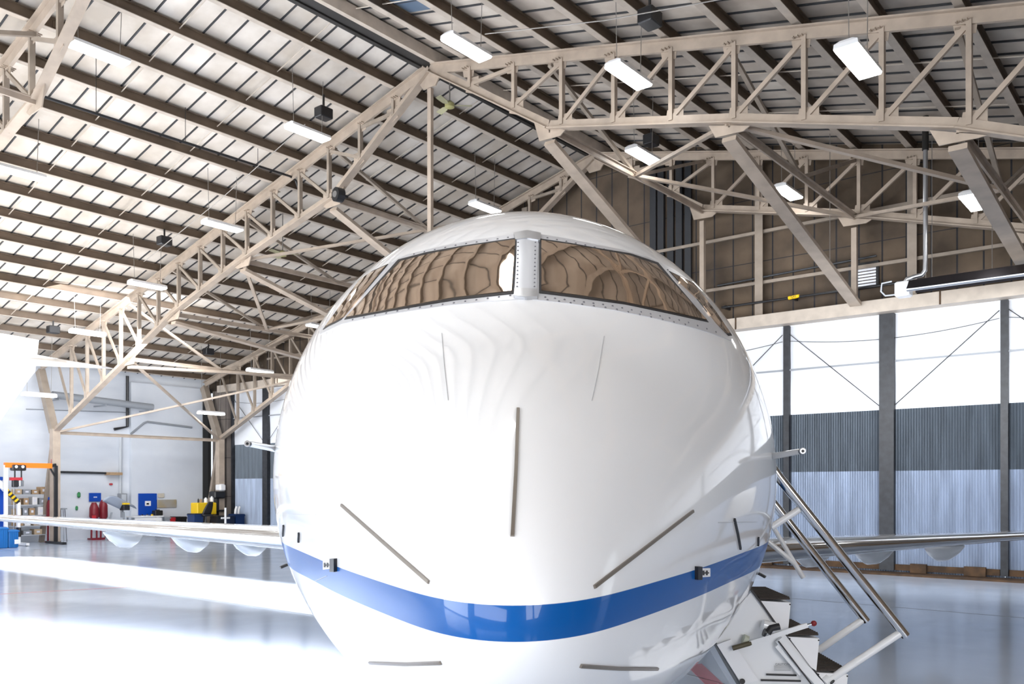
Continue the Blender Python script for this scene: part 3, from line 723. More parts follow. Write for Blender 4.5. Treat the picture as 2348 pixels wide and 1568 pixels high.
# ---------------- tail, engines, gear (behind the nose)
def lbox(name, rings, m, parent=air): return MB().loft(rings).build(name, m, parent, auto=40, local=True)
def foil(y0, c, th, at, n=10):
    pts = []
    for i in range(n*2):
        a = 2*PI*i/(n*2); t = (1+math.cos(a))/2; y = math.sin(a)*th*(.35+.65*(1-abs(2*t-1.0)))*.6; pts.append(at(y0+c*t, y))
    return pts
fin = lbox('tail_fin', [foil(15.6, 4.0, .3, lambda y, t: V(t, y, EYE+1.1)), foil(18.6, 2.5, .2, lambda y, t: V(t, y, EYE+3.9))], white_gl)
for sg in (-1, 1):
    lbox('tailplane', [foil(18.6, 2.2, .16, lambda y, t: V(sg*.05, y, EYE+3.85+t)), foil(20.2, 1.1, .08, lambda y, t: V(sg*3.9, y, EYE+3.9+t))], white_gl, fin)
    e = []
    for y, r in ((13.4, .55), (13.45, .62), (13.9, .68), (15.2, .7), (16.4, .6), (17.0, .48)): e.append([V(sg*2.05+r*math.cos(a), y, EYE+.55+r*math.sin(a)) for a in [2*PI*i/28 for i in range(28)]])
    en = lbox('engine', e, white_gl)
    MB().tube([V(sg*2.05, 13.39, EYE+.55), V(sg*2.05, 13.38, EYE+.55)], .5, 24).build('intake_fan', black_m, en, local=True)
    MB().bar(V(sg*1.0, 15, EYE+.5), V(sg*1.5, 15, EYE+.52), 1.8, .22).build('pylon', white_gl, en, local=True)
def wheel(x, y, r, w, par, z=None):
    z = r if z is None else z
    t = MB().tube([V(x-w/2, y, z), V(x-w*.4, y, z), V(x+w*.4, y, z), V(x+w/2, y, z)], [r*.8, r, r, r*.8], 24).build('tyre', black_m, par, auto=40, local=True)
g = MB().tube([V(0, 2.6, .25), V(0, 2.5, 1.3)], .06, 12).build('nose_gear', alum, air, auto=40, local=True)
for s in (-.16, .16): wheel(s, 2.6, .23, .14, g)
for sg in (-1, 1):
    g = MB().tube([V(sg*1.5, 10.3, .33), V(sg*1.55, 10.3, EYE-.85)], .08, 12).build('main_gear', alum, air, auto=40, local=True)
    for s in (-.2, .2): wheel(sg*1.5+s, 10.3, .34, .2, g)
# dark doorway on the image-right side
g = []
for i in range(13):
    th = math.radians(62+ (132-62)*i/12); row = []
    for j in range(7):
        s = 3.72+.62*j/6; r0 = ring(s); k = th/(2*PI)*NTH; k0 = int(k); p = r0[k0].lerp(r0[(k0+1) % NTH], k-k0); row.append(V(p.x+.004*math.sin(th), p.y, p.z+.004*math.cos(th)))
    g.append(row)
dw = MB().quadgrid(g).build('doorway', mat('dark_cabin_opening', (.02, .018, .016), .8), air, local=True)
# ---------------- airstair
DA, DB = 5.62, 6.22
AFT = AM.to_3x3() @ V(0, 1, 0)
def A_(px, py, d=DA): return at_d(px, py, d)
door = MB().prism([A_(1724, 1354), A_(1741, 1377), A_(1802, 1457), A_(1868, 1541), A_(1935, 1627), A_(2003, 1713), A_(2071, 1800), A_(2110, 1862), A_(1990, 1893), A_(1900, 1885), A_(1800, 1740), A_(1693, 1568), A_(1640, 1476), A_(1668, 1430), A_(1700, 1385)], AFT*.60).build('airstair_door', white_gl, air)
door['label'] = 'white fold-down airstair door with steps and handrails'
for i in range(6):
    x, y = 1741+65.5*i, 1377+82*i
    poly = [A_(x, y), A_(x+71, y+4), A_(x+64, y+78), A_(x+52, y+70), A_(x+34, y+46)]
    sp_ = MB().prism([p-AFT*.012 for p in poly], AFT*.62).build('step', white_m, door)
    q = [A_(x+1, y-1), A_(x+70, y+3)]; e = AFT*.6
    # tread sits on the step top
    zt = max(q[0].z, q[1].z)
    t0, t1 = V(q[0].x, q[0].y, zt+.004), V(q[1].x, q[1].y, zt+.004)
    tm = MB(); tm.prism([t0, t1, t1+V(0, 0, .012), t0+V(0, 0, .012)], e)
    for k in range(14):
        c_ = t0+(t1-t0)*.0+e*(k+.5)/14; tm.bar(c_+V(0, 0, .014), c_+(t1-t0)+V(0, 0, .014), .018, .008)
    tm.build('tread', tread_m, sp_)
    MB().box((0, 0, 0), (0, 0, 0))
    mb = MB()
    for (u, v) in ((69, 8), (3, 4)):
        c_ = A_(x+u, y+v)-AFT*.012; mb.tube([c_, c_-AFT*.004], .005, 8)
    mb.build('screw', black_m, sp_)
def tube_px(name, m, par, pts, r, d, n=14): return MB().tube([A_(x, y, d) for x, y in pts], r, n).build(name, m, par, auto=50)
ra = tube_px('handrail', chrome, door, [(1768, 1068), (1785, 1093), (2076, 1457)], .031, DA); ra['label'] = 'polished chrome handrail'
rb = tube_px('handrail', chrome, door, [(1760, 1137), (1783, 1166), (1986, 1424)], .031, DB)
tube_px('handrail_post', white_gl, ra, [(2062, 1452), (1896, 1562)], .025, DA); tube_px('handrail_post', white_gl, rb, [(1979, 1420), (1872, 1494)], .025, DB)
tube_px('handrail_brace', white_gl, ra, [(1832, 1168), (1768, 1209)], .022, DA)
tube_px('pivot', white_gl, ra, [(1903, 1556), (1892, 1566)], .045, DA); tube_px('pivot_bolt', black_m, ra, [(1908, 1563), (1909, 1564)], .018, DA-.06)
tube_px('rail_strut', white_gl, rb, [(1768, 1200), (1842, 1324)], .016, DB); tube_px('rail_strut', white_gl, rb, [(1755, 1236), (1822, 1292), (1842, 1324)], .018, DB)
DF = DA-.03
# lever, latch, braces on the near face
lv = MB().bar(A_(1719, 1475, DF-.03), A_(1851, 1433, DF-.05), .02, .03).build('lever', white_gl, door)
MB().tube([A_(1848, 1434, DF-.05), A_(1862, 1430, DF-.05)], .008, 8).build('lever_tip', chrome, lv)
MB().ball(A_(1866, 1429, DF-.05), .019, 14).build('knob', mat('red_knob', (.22, .01, .015), .35), lv, smooth=True)
tube_px('lever_shaft', mat('bronze_shaft', (.1, .085, .05), .5, .3), lv, [(1680, 1486), (1722, 1474)], .016, DF-.03)
tube_px('lever_boss', mat('pale_green_bushing', (.5, .52, .42), .5), lv, [(1704, 1464), (1714, 1468)], .03, DF)
lt = tube_px('latch_drum', white_gl, door, [(1748, 1432), (1775, 1440)], .036, DF-.02)
tube_px('latch_roller', black_m, lt, [(1751, 1449), (1756, 1451)], .026, DF-.08); tube_px('latch_roller', black_m, lt, [(1760, 1452), (1768, 1440), (1787, 1436)], .022, DF-.06)
MB().bar(A_(1785, 1466, DF), A_(1882, 1572, DF), .03, .05).build('door_brace', white_gl, door)
MB().bar(A_(1780, 1480, DF), A_(1835, 1545, DF), .02, .025).build('door_brace', white_gl, door)
def line_px(name, m, par, pts, w, d=DF+.02): 
    mb = MB()
    for a, b in zip(pts, pts[1:]): mb.bar(A_(*a, d), A_(*b, d), .012, w)
    return mb.build(name, m, par)
line_px('door_gap', seal_m, door, [(1722, 1352), (1742, 1378), (1780, 1432)], .012); line_px('door_gap', seal_m, door, [(1785, 1470), (1850, 1555), (1893, 1612)], .008, DF-.02)
line_px('door_seal', mat('grey_seal', (.12, .13, .14), .6), door, [(1640, 1476), (1662, 1516), (1693, 1568), (1740, 1643)], .022)
for (x0, x1, y) in ((1757, 1826, 1546), (1745, 1836, 1559), (1740, 1846, 1574)): line_px('vent_slot', black_m, door, [(x0, y), (x1, y+2)], .011)
pl = MB().prism([A_(1644, 1478, DF), A_(1676, 1466, DF), A_(1740, 1560, DF), A_(1700, 1568, DF)], AFT*.02).build('edge_plate', white_m, door)
mb = MB(); mb.tube([A_(1702, 1562, DF-.01), A_(1702, 1562, DF-.02)], .018, 14); mb.build('lock_hole', black_m, pl)
ctr = A_(1794, 1523, DF+.015); xd = (A_(1830, 1523)-A_(1790, 1523))
text('CAUTION', 'caution_lettering', .02, mat('grey_lettering', (.2, .2, .2), .6), door, ctr, xd, (0, 0, 1))
mb = MB()
for i in range(4): mb.bar(A_(1775, 1527+i*3.2, DF+.015), A_(1813, 1527.5+i*3.2, DF+.015), .002, .004)
mb.build('small_print', mat('faint_grey_print', (.42, .42, .42), .6), door)

# ------------------------------------------------------------------ second aircraft: white T-tail at the left edge
p0 = at_d(37, HOR, 30.5); BL = V(p0.x, p0.y, 0)
BY = math.radians(12)    # aft points along +Y
jet2 = thing('parked_jet', 'white T-tail of another aircraft at the left picture edge', 'aircraft', BL, BY)
def J(x, y, z): return V(x, y, z)
def foil2(y0, c, th, at, n=10): return foil(y0, c, th, at, n)
zt2 = EYE+5.3
lb = lambda name, rings, m=white_gl, parent=jet2: MB().loft(rings).build(name, m, parent, auto=40, local=True)
f2 = lb('tail_fin', [foil2(-5.2, 3.2, .3, lambda y, t: V(t, y, EYE+.2)), foil2(-2.0, 2.5, .26, lambda y, t: V(t, y, EYE+3.9)), foil2(-1.9, 2.6, .24, lambda y, t: V(t, y, EYE+4.15)), foil2(-1.5, 2.35, .2, lambda y, t: V(t, y, zt2))])
for sg in (-1, 1):
    lb('tailplane', [foil2(-2.0, 2.4, .5, lambda y, t: V(sg*.1, y, EYE+4.52+t)), foil2(-.7, 1.7, .27, lambda y, t: V(sg*1.6, y, EYE+4.33+t)), foil2(.7, .8, .06, lambda y, t: V(sg*3.2, y, EYE+4.15+t))], parent=f2)
rr = []
for y, r, z in ((-14, .05, 1.75), (-13.6, .35, 1.8), (-12.8, .65, 1.9), (-11.5, .88, 2.0), (-10, .95, 2.0), (-6, .95, 2.0), (-3.6, .6, 2.25), (-2.2, .3, 2.45)): rr.append([V(r*math.cos(a), y, z+r*math.sin(a)) for a in [2*PI*i/24 for i in range(24)]])
lb('fuselage', rr)
for sg in (-1, 1):
    lb('wing', [foil2(-9.2, 2.6, .3, lambda y, t: V(sg*.4, y, 1.35+t)), foil2(-7.6, 1.2, .14, lambda y, t: V(sg*6, y, 1.65+t))])
    gg = MB().tube([V(sg*1.3, -7.6, .3), V(sg*1.3, -7.6, 1.4)], .06, 10).build('main_gear', alum, jet2, auto=40, local=True); wheel(sg*1.3, -7.6, .3, .2, gg)
gg = MB().tube([V(0, -12.2, .2), V(0, -12.2, 1.5)], .05, 10).build('nose_gear', alum, jet2, auto=40, local=True); wheel(0, -12.2, .2, .14, gg)

# ------------------------------------------------------------------ left wall fittings and equipment
XW = XL+.02
def wrect(x0, y0, x1, y1, X):
    a, b = at_X(x0, y1, X), at_X(x1, y0, X); return a.y, max(0, a.z), b.y, b.z
def wbox(mb, x0, y0, x1, y1, X, th, m=0, floor=False, bv=.015):
    ya, za, yb, zb = wrect(x0, y0, x1, y1, X)
    if floor: za = 0
    mb.bbox((X-th, ya, za), (X, yb, zb), bv, m); return ya, za, yb, zb
# pipes and ledge on the white wall
def wpipe(name, pts, r, m, lb, cat='pipe', X=XL+.12): return tag(MB().tube([at_X(x, y, X) for x, y in pts], r, 8).build(name, m), lb, cat)
wpipe('drain_pipe', [(292, 862), (292, 978), (262, 984)], .07, black_m, 'black drain pipe down the white left wall', X=XL+.115)
wpipe('wall_pipe', [(132, 1082), (215, 1084), (280, 1086)], .05, dark_steel, 'dark horizontal pipe along the white wall behind the orange gantry')
wpipe('wall_conduit', [(300, 995), (330, 970), (338, 967), (440, 980)], .05, grey_m, 'grey conduit bending along the white wall high up', X=XL+.27)
wpipe('wall_conduit', [(276, 1140), (276, 1030), (277, 1000)], .07, lgrey_m, 'pale vertical conduit down to the grey wall cabinet', X=XL+.07)
wpipe('wall_conduit', [(60, 938), (300, 946)], .02, grey_m, 'thin grey conduit line behind the second aircraft tail', X=XL+.022)
a_, b_ = at_X(120, 905, -39.0), at_X(350, 934, -39.0)
root = thing('air_duct', 'long grey round duct high along the white wall', 'duct', a_)
MB().tube([a_, b_], .16, 12).build('duct_pipe', grey_m, root, auto=40)
for t in (.05, .5, .95): q = a_.lerp(b_, t); MB().box((XL+.005, q.y-.03, q.z-.2), (q.x+.18, q.y+.03, q.z-.15)).build('bracket', grey_m, root)
mb = MB(); ya, za, yb, zb = wrect(252, 1083, 281, 1089, XL+.5); mb.box((XL, ya, za), (XL+.5, yb, zb)); tag(mb.build('wall_shelf', card_m), 'short brown shelf high on the white wall', 'shelf')
# projecting white panel on the wall (right third)
mb = MB(); ya = at_X(302, 1100, XL+.25).y; mb.box((XL, ya, 0), (XL+.22, YG-.5, EYE+5.0)); struct(mb.build('trim_15', mat('pale_wall_panel', (.78, .815, .87), .5, col2=(.68, .72, .79), nscale=.5)))
XP = XL+.282
# signs
def sign(x0, y0, x1, y1, m, lb, marks, X=XP, cat='sign', name='wall_sign', mm=text_w):
    ya, za, yb, zb = wrect(x0, y0, x1, y1, X); root = thing(name, lb, cat, (X, (ya+yb)/2, za))
    MB().bbox((X-.06, ya, za), (X, yb, zb), .01).build('board', m, root)
    for (u0, v0, u1, v1, mk_) in marks:
        MB().box((X, ya+(yb-ya)*u0, za+(zb-za)*v0), (X+.006, ya+(yb-ya)*u1, za+(zb-za)*v1)).build('marking', mk_, root)
    return root
sign(205, 1130, 232, 1150, blue_m, 'blue sign on the white wall above the red stands', [(.36, .45, .43, .58, text_w), (.46, .45, .53, .58, text_w), (.56, .45, .64, .58, text_w)], X=XL+.08)
sign(110, 1124, 131, 1147, blue_m, 'blue sign with white lettering behind the black gantry post', [(.08, .42, .2, .55, text_w), (.24, .42, .34, .52, text_w), (.38, .42, .48, .52, text_w), (.6, .42, .66, .56, text_w), (.85, .42, .95, .5, text_w)], X=XL+1.3)
sign(318, 1131, 360, 1181, blue_m, 'large blue board with a small white label on the pale wall', [(.34, .42, .66, .65, white_m), (.42, .48, .56, .55, lgrey_m)], name='blue_board', cat='board')
sign(363, 1131, 377, 1141, mat('beige_notice', (.6, .55, .46), .6), 'small beige notice beside the large blue board', [], name='wall_notice', cat='notice')
sign(361, 1145, 405, 1164, gold_m, 'silver and gold metal plate right of the large blue board', [], name='metal_plate', cat='plate')
# grey wall cabinet, red alarm
root = thing('wall_cabinet', 'grey electrical cabinet on the wall behind the grey cowling', 'cabinet', at_X(285, 1150, XL+.35))
mb = MB(); wbox(mb, 277, 1131, 292, 1152, XL+.35, .33); mb.build('cabinet_box', grey_m, root)
mb = MB(); wbox(mb, 279, 1133, 290, 1150, XL+.37, .02); mb.build('cabinet_door', lgrey_m, root)
mb = MB(); wbox(mb, 253, 1108, 259, 1112, XL+.13, .13); tag(mb.build('alarm_beacon', red_m), 'small red alarm beacon on the white wall', 'alarm')
mb = MB(); wbox(mb, 179, 1128, 186, 1141, XL+.13, .13, bv=.05); tag(mb.build('hose_nozzle', green_m), 'dark green fitting hanging on the white wall', 'fitting')
mb = MB(); wbox(mb, 175, 1160, 180, 1170, XL+.13, .13, bv=.04); tag(mb.build('valve', green_m), 'small green valve low on the white wall', 'valve')
# blue cabinet at far left
XB = XL+2.0
root = thing('storage_cabinet', 'tall blue storage cabinet at the left picture edge', 'cabinet', at_X(4, 1215, XB)); ya, za, yb, zb = wrect(-30, 1112, 18, 1215, XB)
MB().bbox((XB-.7, ya, .05), (XB, yb, zb), .02).build('body', blue_m, root)
MB().bbox((XB, ya+.04, .12), (XB+.025, (ya+yb)/2-.02, zb-.05), .008).build('cabinet_door', blue_m, root); MB().bbox((XB, (ya+yb)/2+.02, .12), (XB+.025, yb-.04, zb-.05), .008).build('cabinet_door', blue_m, root)
MB().box((XB-.65, ya+.05, 0), (XB-.05, yb-.05, .05)).build('plinth', black_m, root)
sign(-20, 1093, 7, 1101, blue_m, 'narrow blue sign above the blue cabinet at the left edge', [], X=XL+.1)
# striped boom crane
root = thing('shop_crane', 'white hoist boom with yellow and black hazard stripes by the blue cabinet', 'crane', V(at_X(40, 1150, XB+.2).x, at_X(40, 1150, XB+.2).y, 0))
a, b = at_X(-6, 1104, XB+.2), at_X(42, 1152, XB+.2)
MB().bar(a, a.lerp(b, .4), .14, .2).build('boom', white_m, root)
for k in range(8):
    MB().bar(a.lerp(b, .4+.6*k/8), a.lerp(b, .4+.6*(k+1)/8), .12, .16).build('hazard_stripe', yellow_m if k % 2 == 0 else black_m, root)
MB().bar(V(b.x, b.y, .12), b, .12, .12, up=(0, 1, 0)).build('mast', white_m, root)
MB().bar(V(b.x-.5, b.y, .08), V(b.x+.9, b.y, .08), .12, .1).build('base_leg', white_m, root)
for x in (-.4, .8): MB().tube([V(b.x+x, b.y-.04, .05), V(b.x+x, b.y+.04, .05)], .05, 10).build('caster', black_m, root)
# wire shelf with boxes
XS = XL+1.1
ya, za, yb, zb = wrect(32, 1117, 110, 1231, XS); depth = .6
root = thing('wire_shelving', 'metal wire shelving unit full of cardboard boxes against the white wall', 'shelf', (XS-.3, (ya+yb)/2, 0))
for x in (XS-depth, XS):
    for y in (ya, yb): MB().tube([V(x, y, 0), V(x, y, zb)], .025, 8).build('upright', alum, root)
SH = []
for py in (1133, 1157, 1181, 1205, 1226):
    z = at_X(70, py, XS).z; SH.append(z)
    MB().box((XS-depth, ya, z-.03), (XS, yb, z)).build('shelf_board', lgrey_m, root)
cols = [card_m, card_m, white_m, card_m, grey_m, mat('tan_box', (.55, .42, .28), .8), blue_m, maroon_m]
rowsn = ['top', 'second', 'third', 'fourth', 'bottom']
pos = ['far left', 'left', 'left of centre', 'centre', 'right of centre', 'right', 'far right']
for si, z in enumerate(SH):
    y = ya+.08; k = 0
    while y < yb-.25 and k < 7:
        w_ = random.uniform(.2, .34); h_ = random.uniform(.16, .36) if si else random.uniform(.18, .42)
        if si == 0 and k in (4, 5): h_ = .55
        w_ = min(w_, yb-.05-y)
        mi = random.choice(range(6)) if not (si == 3 and k == 4) else 6
        if si == 1 and k == 4: mi = 7
        cn = ['brown cardboard', 'brown cardboard', 'white', 'brown cardboard', 'grey', 'tan', 'blue', 'dark red'][mi]
        lbx = thing('storage_box', '%s box on the %s shelf of the wire shelving, %s' % (cn, rowsn[si], pos[k]), 'box', (XS-.25, y+w_/2, z), 0, 'boxes on the wire shelving')
        MB().bbox((XS-.5, y, z), (XS-.04, y+w_, z+h_), .012).build('carton', cols[mi], lbx)
        MB().box((XS-.039, y+w_*.3, z+h_*.35), (XS-.035, y+w_*.7, z+h_*.7)).build('box_label', text_w, lbx)
        y += w_+random.uniform(.04, .14); k += 1
# blue plastic crates on the floor
for q, (x0, y0, x1, y1, lb_, X) in enumerate(((-6, 1208, 19, 1236, 'blue plastic crate on the floor at the left edge', XB+1.6), (20, 1214, 43, 1236, 'blue plastic crate with a white mark beside the shelving', XB+1.6))):
    y_a, _, y_b, z_b = wrect(x0, y0, x1, y1, X); root = thing('plastic_crate', lb_, 'crate', (X-.3, (y_a+y_b)/2, 0), 0, 'blue plastic crates')
    mb = MB(); mb.bbox((X-.55, y_a, 0), (X, y_b, z_b), .03); mb.build('tub', lblue_m, root)
    mb = MB(); mb.bbox((X-.58, y_a-.03, z_b-.08), (X+.03, y_b+.03, z_b-.03), .01); mb.build('rim', lblue_m, root)
    for k in range(4): MB().box((X, y_a+(y_b-y_a)*(k+.4)/4.4, .05), (X+.02, y_a+(y_b-y_a)*(k+.5)/4.4, z_b-.1)).build('rib', lblue_m, root)
    if q: MB().box((X+.021, y_a+.2, .15), (X+.025, y_a+.42, .32)).build('marking', text_w, root)
mb = MB(); wbox(mb, 44, 1209, 49, 1231, XB+.6, .3); tag(mb.build('toolbox', black_m), 'small black upright case beside the blue crates', 'case')
# orange gantry crane
XG = XL+2.4
root = thing('gantry_crane', 'orange beam gantry crane on black posts with two trolleys', 'crane', V(XG, at_X(128, 1200, XG).y, 0))
a, b = at_X(10, 1066, XG), at_X(118, 1071.5, XG); b.z = a.z
MB().bar(a, b, .16, .2).build('beam', orange_m, root)
pp = at_X(128, 1073, XG); MB().bar(V(XG, pp.y, 0), V(XG, pp.y, pp.z+.1), .12, .12, up=(0, 1, 0)).build('post', black_m, root); MB().bar(b, V(XG, pp.y, b.z+.05), .12, .12).build('beam_end', black_m, root)
MB().bar(b-V(0, .05, .1), V(XG, pp.y, b.z-.5), .06, .06).build('knee_brace', black_m, root)
MB().box((XG-.8, pp.y-.08, 0), (XG+.8, pp.y+.08, .1)).build('foot', black_m, root)
MB().bar(V(XG, a.y+.05, 0), V(XG, a.y+.05, a.z), .12, .12, up=(0, 1, 0)).build('post', white_m, root)
for px in (34, 49):
    c_ = at_X(px, 1069, XG); t = MB().bbox((XG-.14, c_.y-.14, a.z-.22), (XG+.14, c_.y+.14, a.z+.02), .03).build('trolley', black_m, root)
    MB().tube([V(XG+.145, c_.y, a.z-.06), V(XG+.15, c_.y, a.z-.06)], .06, 10).build('trolley_wheel', white_m, t)
    MB().tube([V(XG, c_.y, a.z-.2), V(XG, c_.y, a.z-.52)], .03, 8).build('hook_rod', black_m, t)
y0_, y1_ = at_X(22, 1088, XG).y, at_X(50, 1088, XG).y
hb = MB().bar(V(XG, y0_, a.z-.55), V(XG, y1_, a.z-.55), .14, .12).build('lifting_bar', red_m, root); MB().bbox((XG-.1, y0_+.1, a.z-.88), (XG+.1, y0_+.3, a.z-.6), .02).build('hoist_motor', black_m, hb); MB().bbox((XG-.1, y0_+.34, a.z-.85), (XG+.1, y0_+.5, a.z-.6), .02).build('hoist_block', alum, hb)
p1 = at_X(122, 1052, XG-.4); p2 = at_X(122, 1087, XG-.4)
mb = MB(); mb.tube([p2, p2+V(0, 0, .08), p1-V(0, 0, .02), p1], [.04, .085, .085, .05], 12); tag(mb.build('hanging_cylinder', red_m, auto=40), 'red cylinder hanging beside the black gantry post', 'cylinder'); 
# red trolley and dark drum near the post
def blob(x0, y0, x1, y1, X, m, name, lb, cat, legs=True):
    y_a, z_a, y_b, z_b = wrect(x0, y0, x1, y1, X); root = thing(name, lb, cat, (X-.2, (y_a+y_b)/2, 0))
    w_ = y_b-y_a
    mb = MB(); mb.loft([[V(X-.2+.22*s*math.cos(t), (y_a+y_b)/2+w_/2*s*math.sin(t), z) for t in [2*PI*i/14 for i in range(14)]] for z, s in ((z_a+.0, .7), (z_a+.1, 1), (z_b-.25, .95), (z_b-.1, .7), (z_b, .45))]); mb.build('body', m, root, auto=40)
    if z_a > .15:
        for k in (-1, 1): MB().bar(V(X-.2, (y_a+y_b)/2+k*w_*.3, 0), V(X-.2, (y_a+y_b)/2+k*w_*.25, z_a+.12), .06, .06, up=(0, 1, 0)).build('leg', m, root)
        MB().box((X-.4, y_a, 0), (X, y_b, .08)).build('base', m, root)
    return root
r_ = blob(112, 1146, 125, 1190, XL+1.6, maroon_m, 'hose_cart', 'dark red cart below the blue lettered sign', 'cart')
r_ = blob(127, 1146, 140, 1172, XL+1.7, mat('dark_purple_drum', (.05, .02, .04), .4), 'hose_reel', 'dark round hose reel right of the black gantry post', 'reel')
r_ = blob(210, 1152, 231, 1190, XL+.9, maroon_m, 'engine_stand', 'dark red stand below the blue sign, left of its pair', 'stand')
MB().box((XL+.9, FR[r_].translation.y-.2, .6), (XL+.93, FR[r_].translation.y-.02, 1.1)).build('plate', red_m, r_)
r_ = blob(232, 1146, 251, 1190, XL+.9, maroon_m, 'engine_stand', 'dark red stand beside the grey cowling', 'stand')
# stool
y_a, z_a, y_b, z_b = wrect(141, 1165, 153, 1205, XL+1.2); root = thing('work_stool', 'small grey stool against the white wall', 'stool', (XL+1.0, (y_a+y_b)/2, 0))
MB().tube([V(XL+1, (y_a+y_b)/2, z_b-.05), V(XL+1, (y_a+y_b)/2, z_b)], .2, 16).build('seat', grey_m, root)
for k in range(4):
    an = PI/4+PI/2*k; MB().tube([V(XL+1+.12*math.cos(an), (y_a+y_b)/2+.12*math.sin(an), z_b-.05), V(XL+1+.2*math.cos(an), (y_a+y_b)/2+.2*math.sin(an), 0)], .018, 6).build('leg', alum, root)
# grey cowling on a stand
XC = XL+1.6; root = thing('engine_cowling', 'curved grey engine cowling on a stand in front of the wall cabinet', 'cowling', at_X(272, 1200, XC)); root.location.z = 0
FR[root] = Matrix.Translation(root.location)
g = []; A0, A1 = at_X(236, 1132, XC), at_X(300, 1186, XC)
for i in range(11):
    u = i/10; row = []
    for j in range(9):
        v = j/8; an = (v-.5)*2.0
        base = at_X(238+62*u, 1150+ 18*u-18*math.cos(an)+(u-.5)*14, XC)
        px_ = 236+u*50+ 22*math.sin(an)*(1-.0*u)+12; py_ = 1162+u*16-26*math.cos(an)*(1-.25*u)
        q = at_X(px_, py_, XC); row.append(V(XC+.35*math.cos(an)-.3*u, q.y, max(.1, q.z)))
    g.append(row)
sh = MB().quadgrid(g).build('shell', mat('grey_gloss_shell', (.36, .40, .48), .25, coat=.6), root, smooth=True); md = sh.modifiers.new('s', 'SOLIDIFY'); md.thickness = .03
yc = (A0.y+A1.y)/2
for k in (-.45, .45): MB().bar(V(XC-.1, yc+k, 0), V(XC+.05, yc+k*.6, A1.z+.25), .07, .07, up=(0, 1, 0)).build('stand_leg', grey_m, root)
MB().bar(V(XC-.1, yc-.5, .3), V(XC-.1, yc+.5, .3), .06, .06).build('stand_rail', grey_m, root)
mb = MB(); wbox(mb, 284, 1153, 298, 1157, XC+.3, .5); wbox(mb, 284, 1158, 298, 1170, XC+.28, .4, 1); o = mb.build('exhaust_cover', [yellow_m, black_m], root)
MB().box((XC-.1, yc+.2, A1.z), (XC, yc+.3, A1.z+.5)).build('cover_arm', grey_m, root)
# bench with small items
XBn = XL+1.0; y_a, z_a, y_b, z_b = wrect(305, 1182, 376, 1230, XBn)
root = thing('work_bench', 'long white work bench under the large blue board', 'bench', (XBn-.35, (y_a+y_b)/2, 0))
MB().bbox((XBn-.7, y_a, z_b-.06), (XBn, y_b, z_b), .01).build('bench_top', white_m, root)
for y in (y_a+.06, y_b-.06):
    for x in (XBn-.62, XBn-.08): MB().box((x-.03, y-.03, 0), (x+.03, y+.03, z_b-.06)).build('leg', grey_m, root)
MB().box((XBn-.05, y_a+.1, z_b-.35), (XBn-.02, y_b-.1, z_b-.08)).build('apron', white_m, root)
def onbench(x0, y0, x1, m, name, lb, cat, kind='box'):
    ya_, _, yb_, zt_ = wrect(x0, y0, x1, 1182, XBn-.1)
    root = thing(name, lb, cat, (XBn-.25, (ya_+yb_)/2, z_b))
    if kind == 'box':
        MB().bbox((XBn-.45, ya_, z_b), (XBn-.1, yb_, zt_), .02).build('case_body', m, root); MB().bar(V(XBn-.28, ya_+.08, zt_+.02), V(XBn-.28, yb_-.08, zt_+.02), .03, .04).build('handle', m, root)
    else:
        r = (yb_-ya_)/2; c_ = V(XBn-.25, (ya_+yb_)/2, 0)
        MB().tube([V(c_.x, c_.y, z_b), V(c_.x, c_.y, zt_-.06)], r, 12).build('bottle_body', m, root, auto=40); MB().tube([V(c_.x, c_.y, zt_-.06), V(c_.x, c_.y, zt_)], r*.5, 10).build('cap', black_m, root)
onbench(357, 1170, 374, black_m, 'tool_case', 'black tool case on the right end of the white bench', 'case')
onbench(350, 1176, 355, yellow_m, 'spray_bottle', 'yellow bottle standing on the white bench', 'bottle', 'b')
onbench(327, 1179, 333, white_m, 'jar', 'small white jar on the white bench, left of its pair', 'jar', 'b'); onbench(338, 1178, 344, lgrey_m, 'jar', 'small grey jar near the middle of the white bench', 'jar', 'b')
def fbox(x0, y0, x1, X, m, name, lb, cat, th=.5, lid=None, bv=.03):
    ya_, _, yb_, zt_ = wrect(x0, y0, x1, 1230, X); root = thing(name, lb, cat, (X-th/2, (ya_+yb_)/2, 0))
    mb = MB(); i = .05*(yb_-ya_)
    mb.loft([[V(X-th+a, ya_+a, z), V(X-a, ya_+a, z), V(X-a, yb_-a, z), V(X-th+a, yb_-a, z)] for z, a in ((0, i), (.03, i*.8), (zt_-.06, 0), (zt_-.06, -.02), (zt_, -.02))]); mb.build('body', m, root)
    MB().bbox((X-th-.015, ya_-.015, zt_), (X+.015, yb_+.015, zt_+.04), .012).build('lid', lid or m, root)
    return root, ya_, yb_, zt_
fbox(379, 1187, 391, XL+1.0, grey_m, 'tool_chest', 'low grey chest right of the white bench', 'chest')
r_, q0, q1, q2 = fbox(390, 1188, 402, XL+1.0, red_m, 'tool_chest', 'low red chest between the bench and black cases', 'chest')
fbox(403, 1186, 415, XL+1.0, black_m, 'equipment_case', 'black equipment case right of the red chest', 'case'); fbox(416, 1186, 428, XL+1.0, black_m, 'equipment_case', 'black equipment case nearer the corner', 'case')
XQ = -36.6
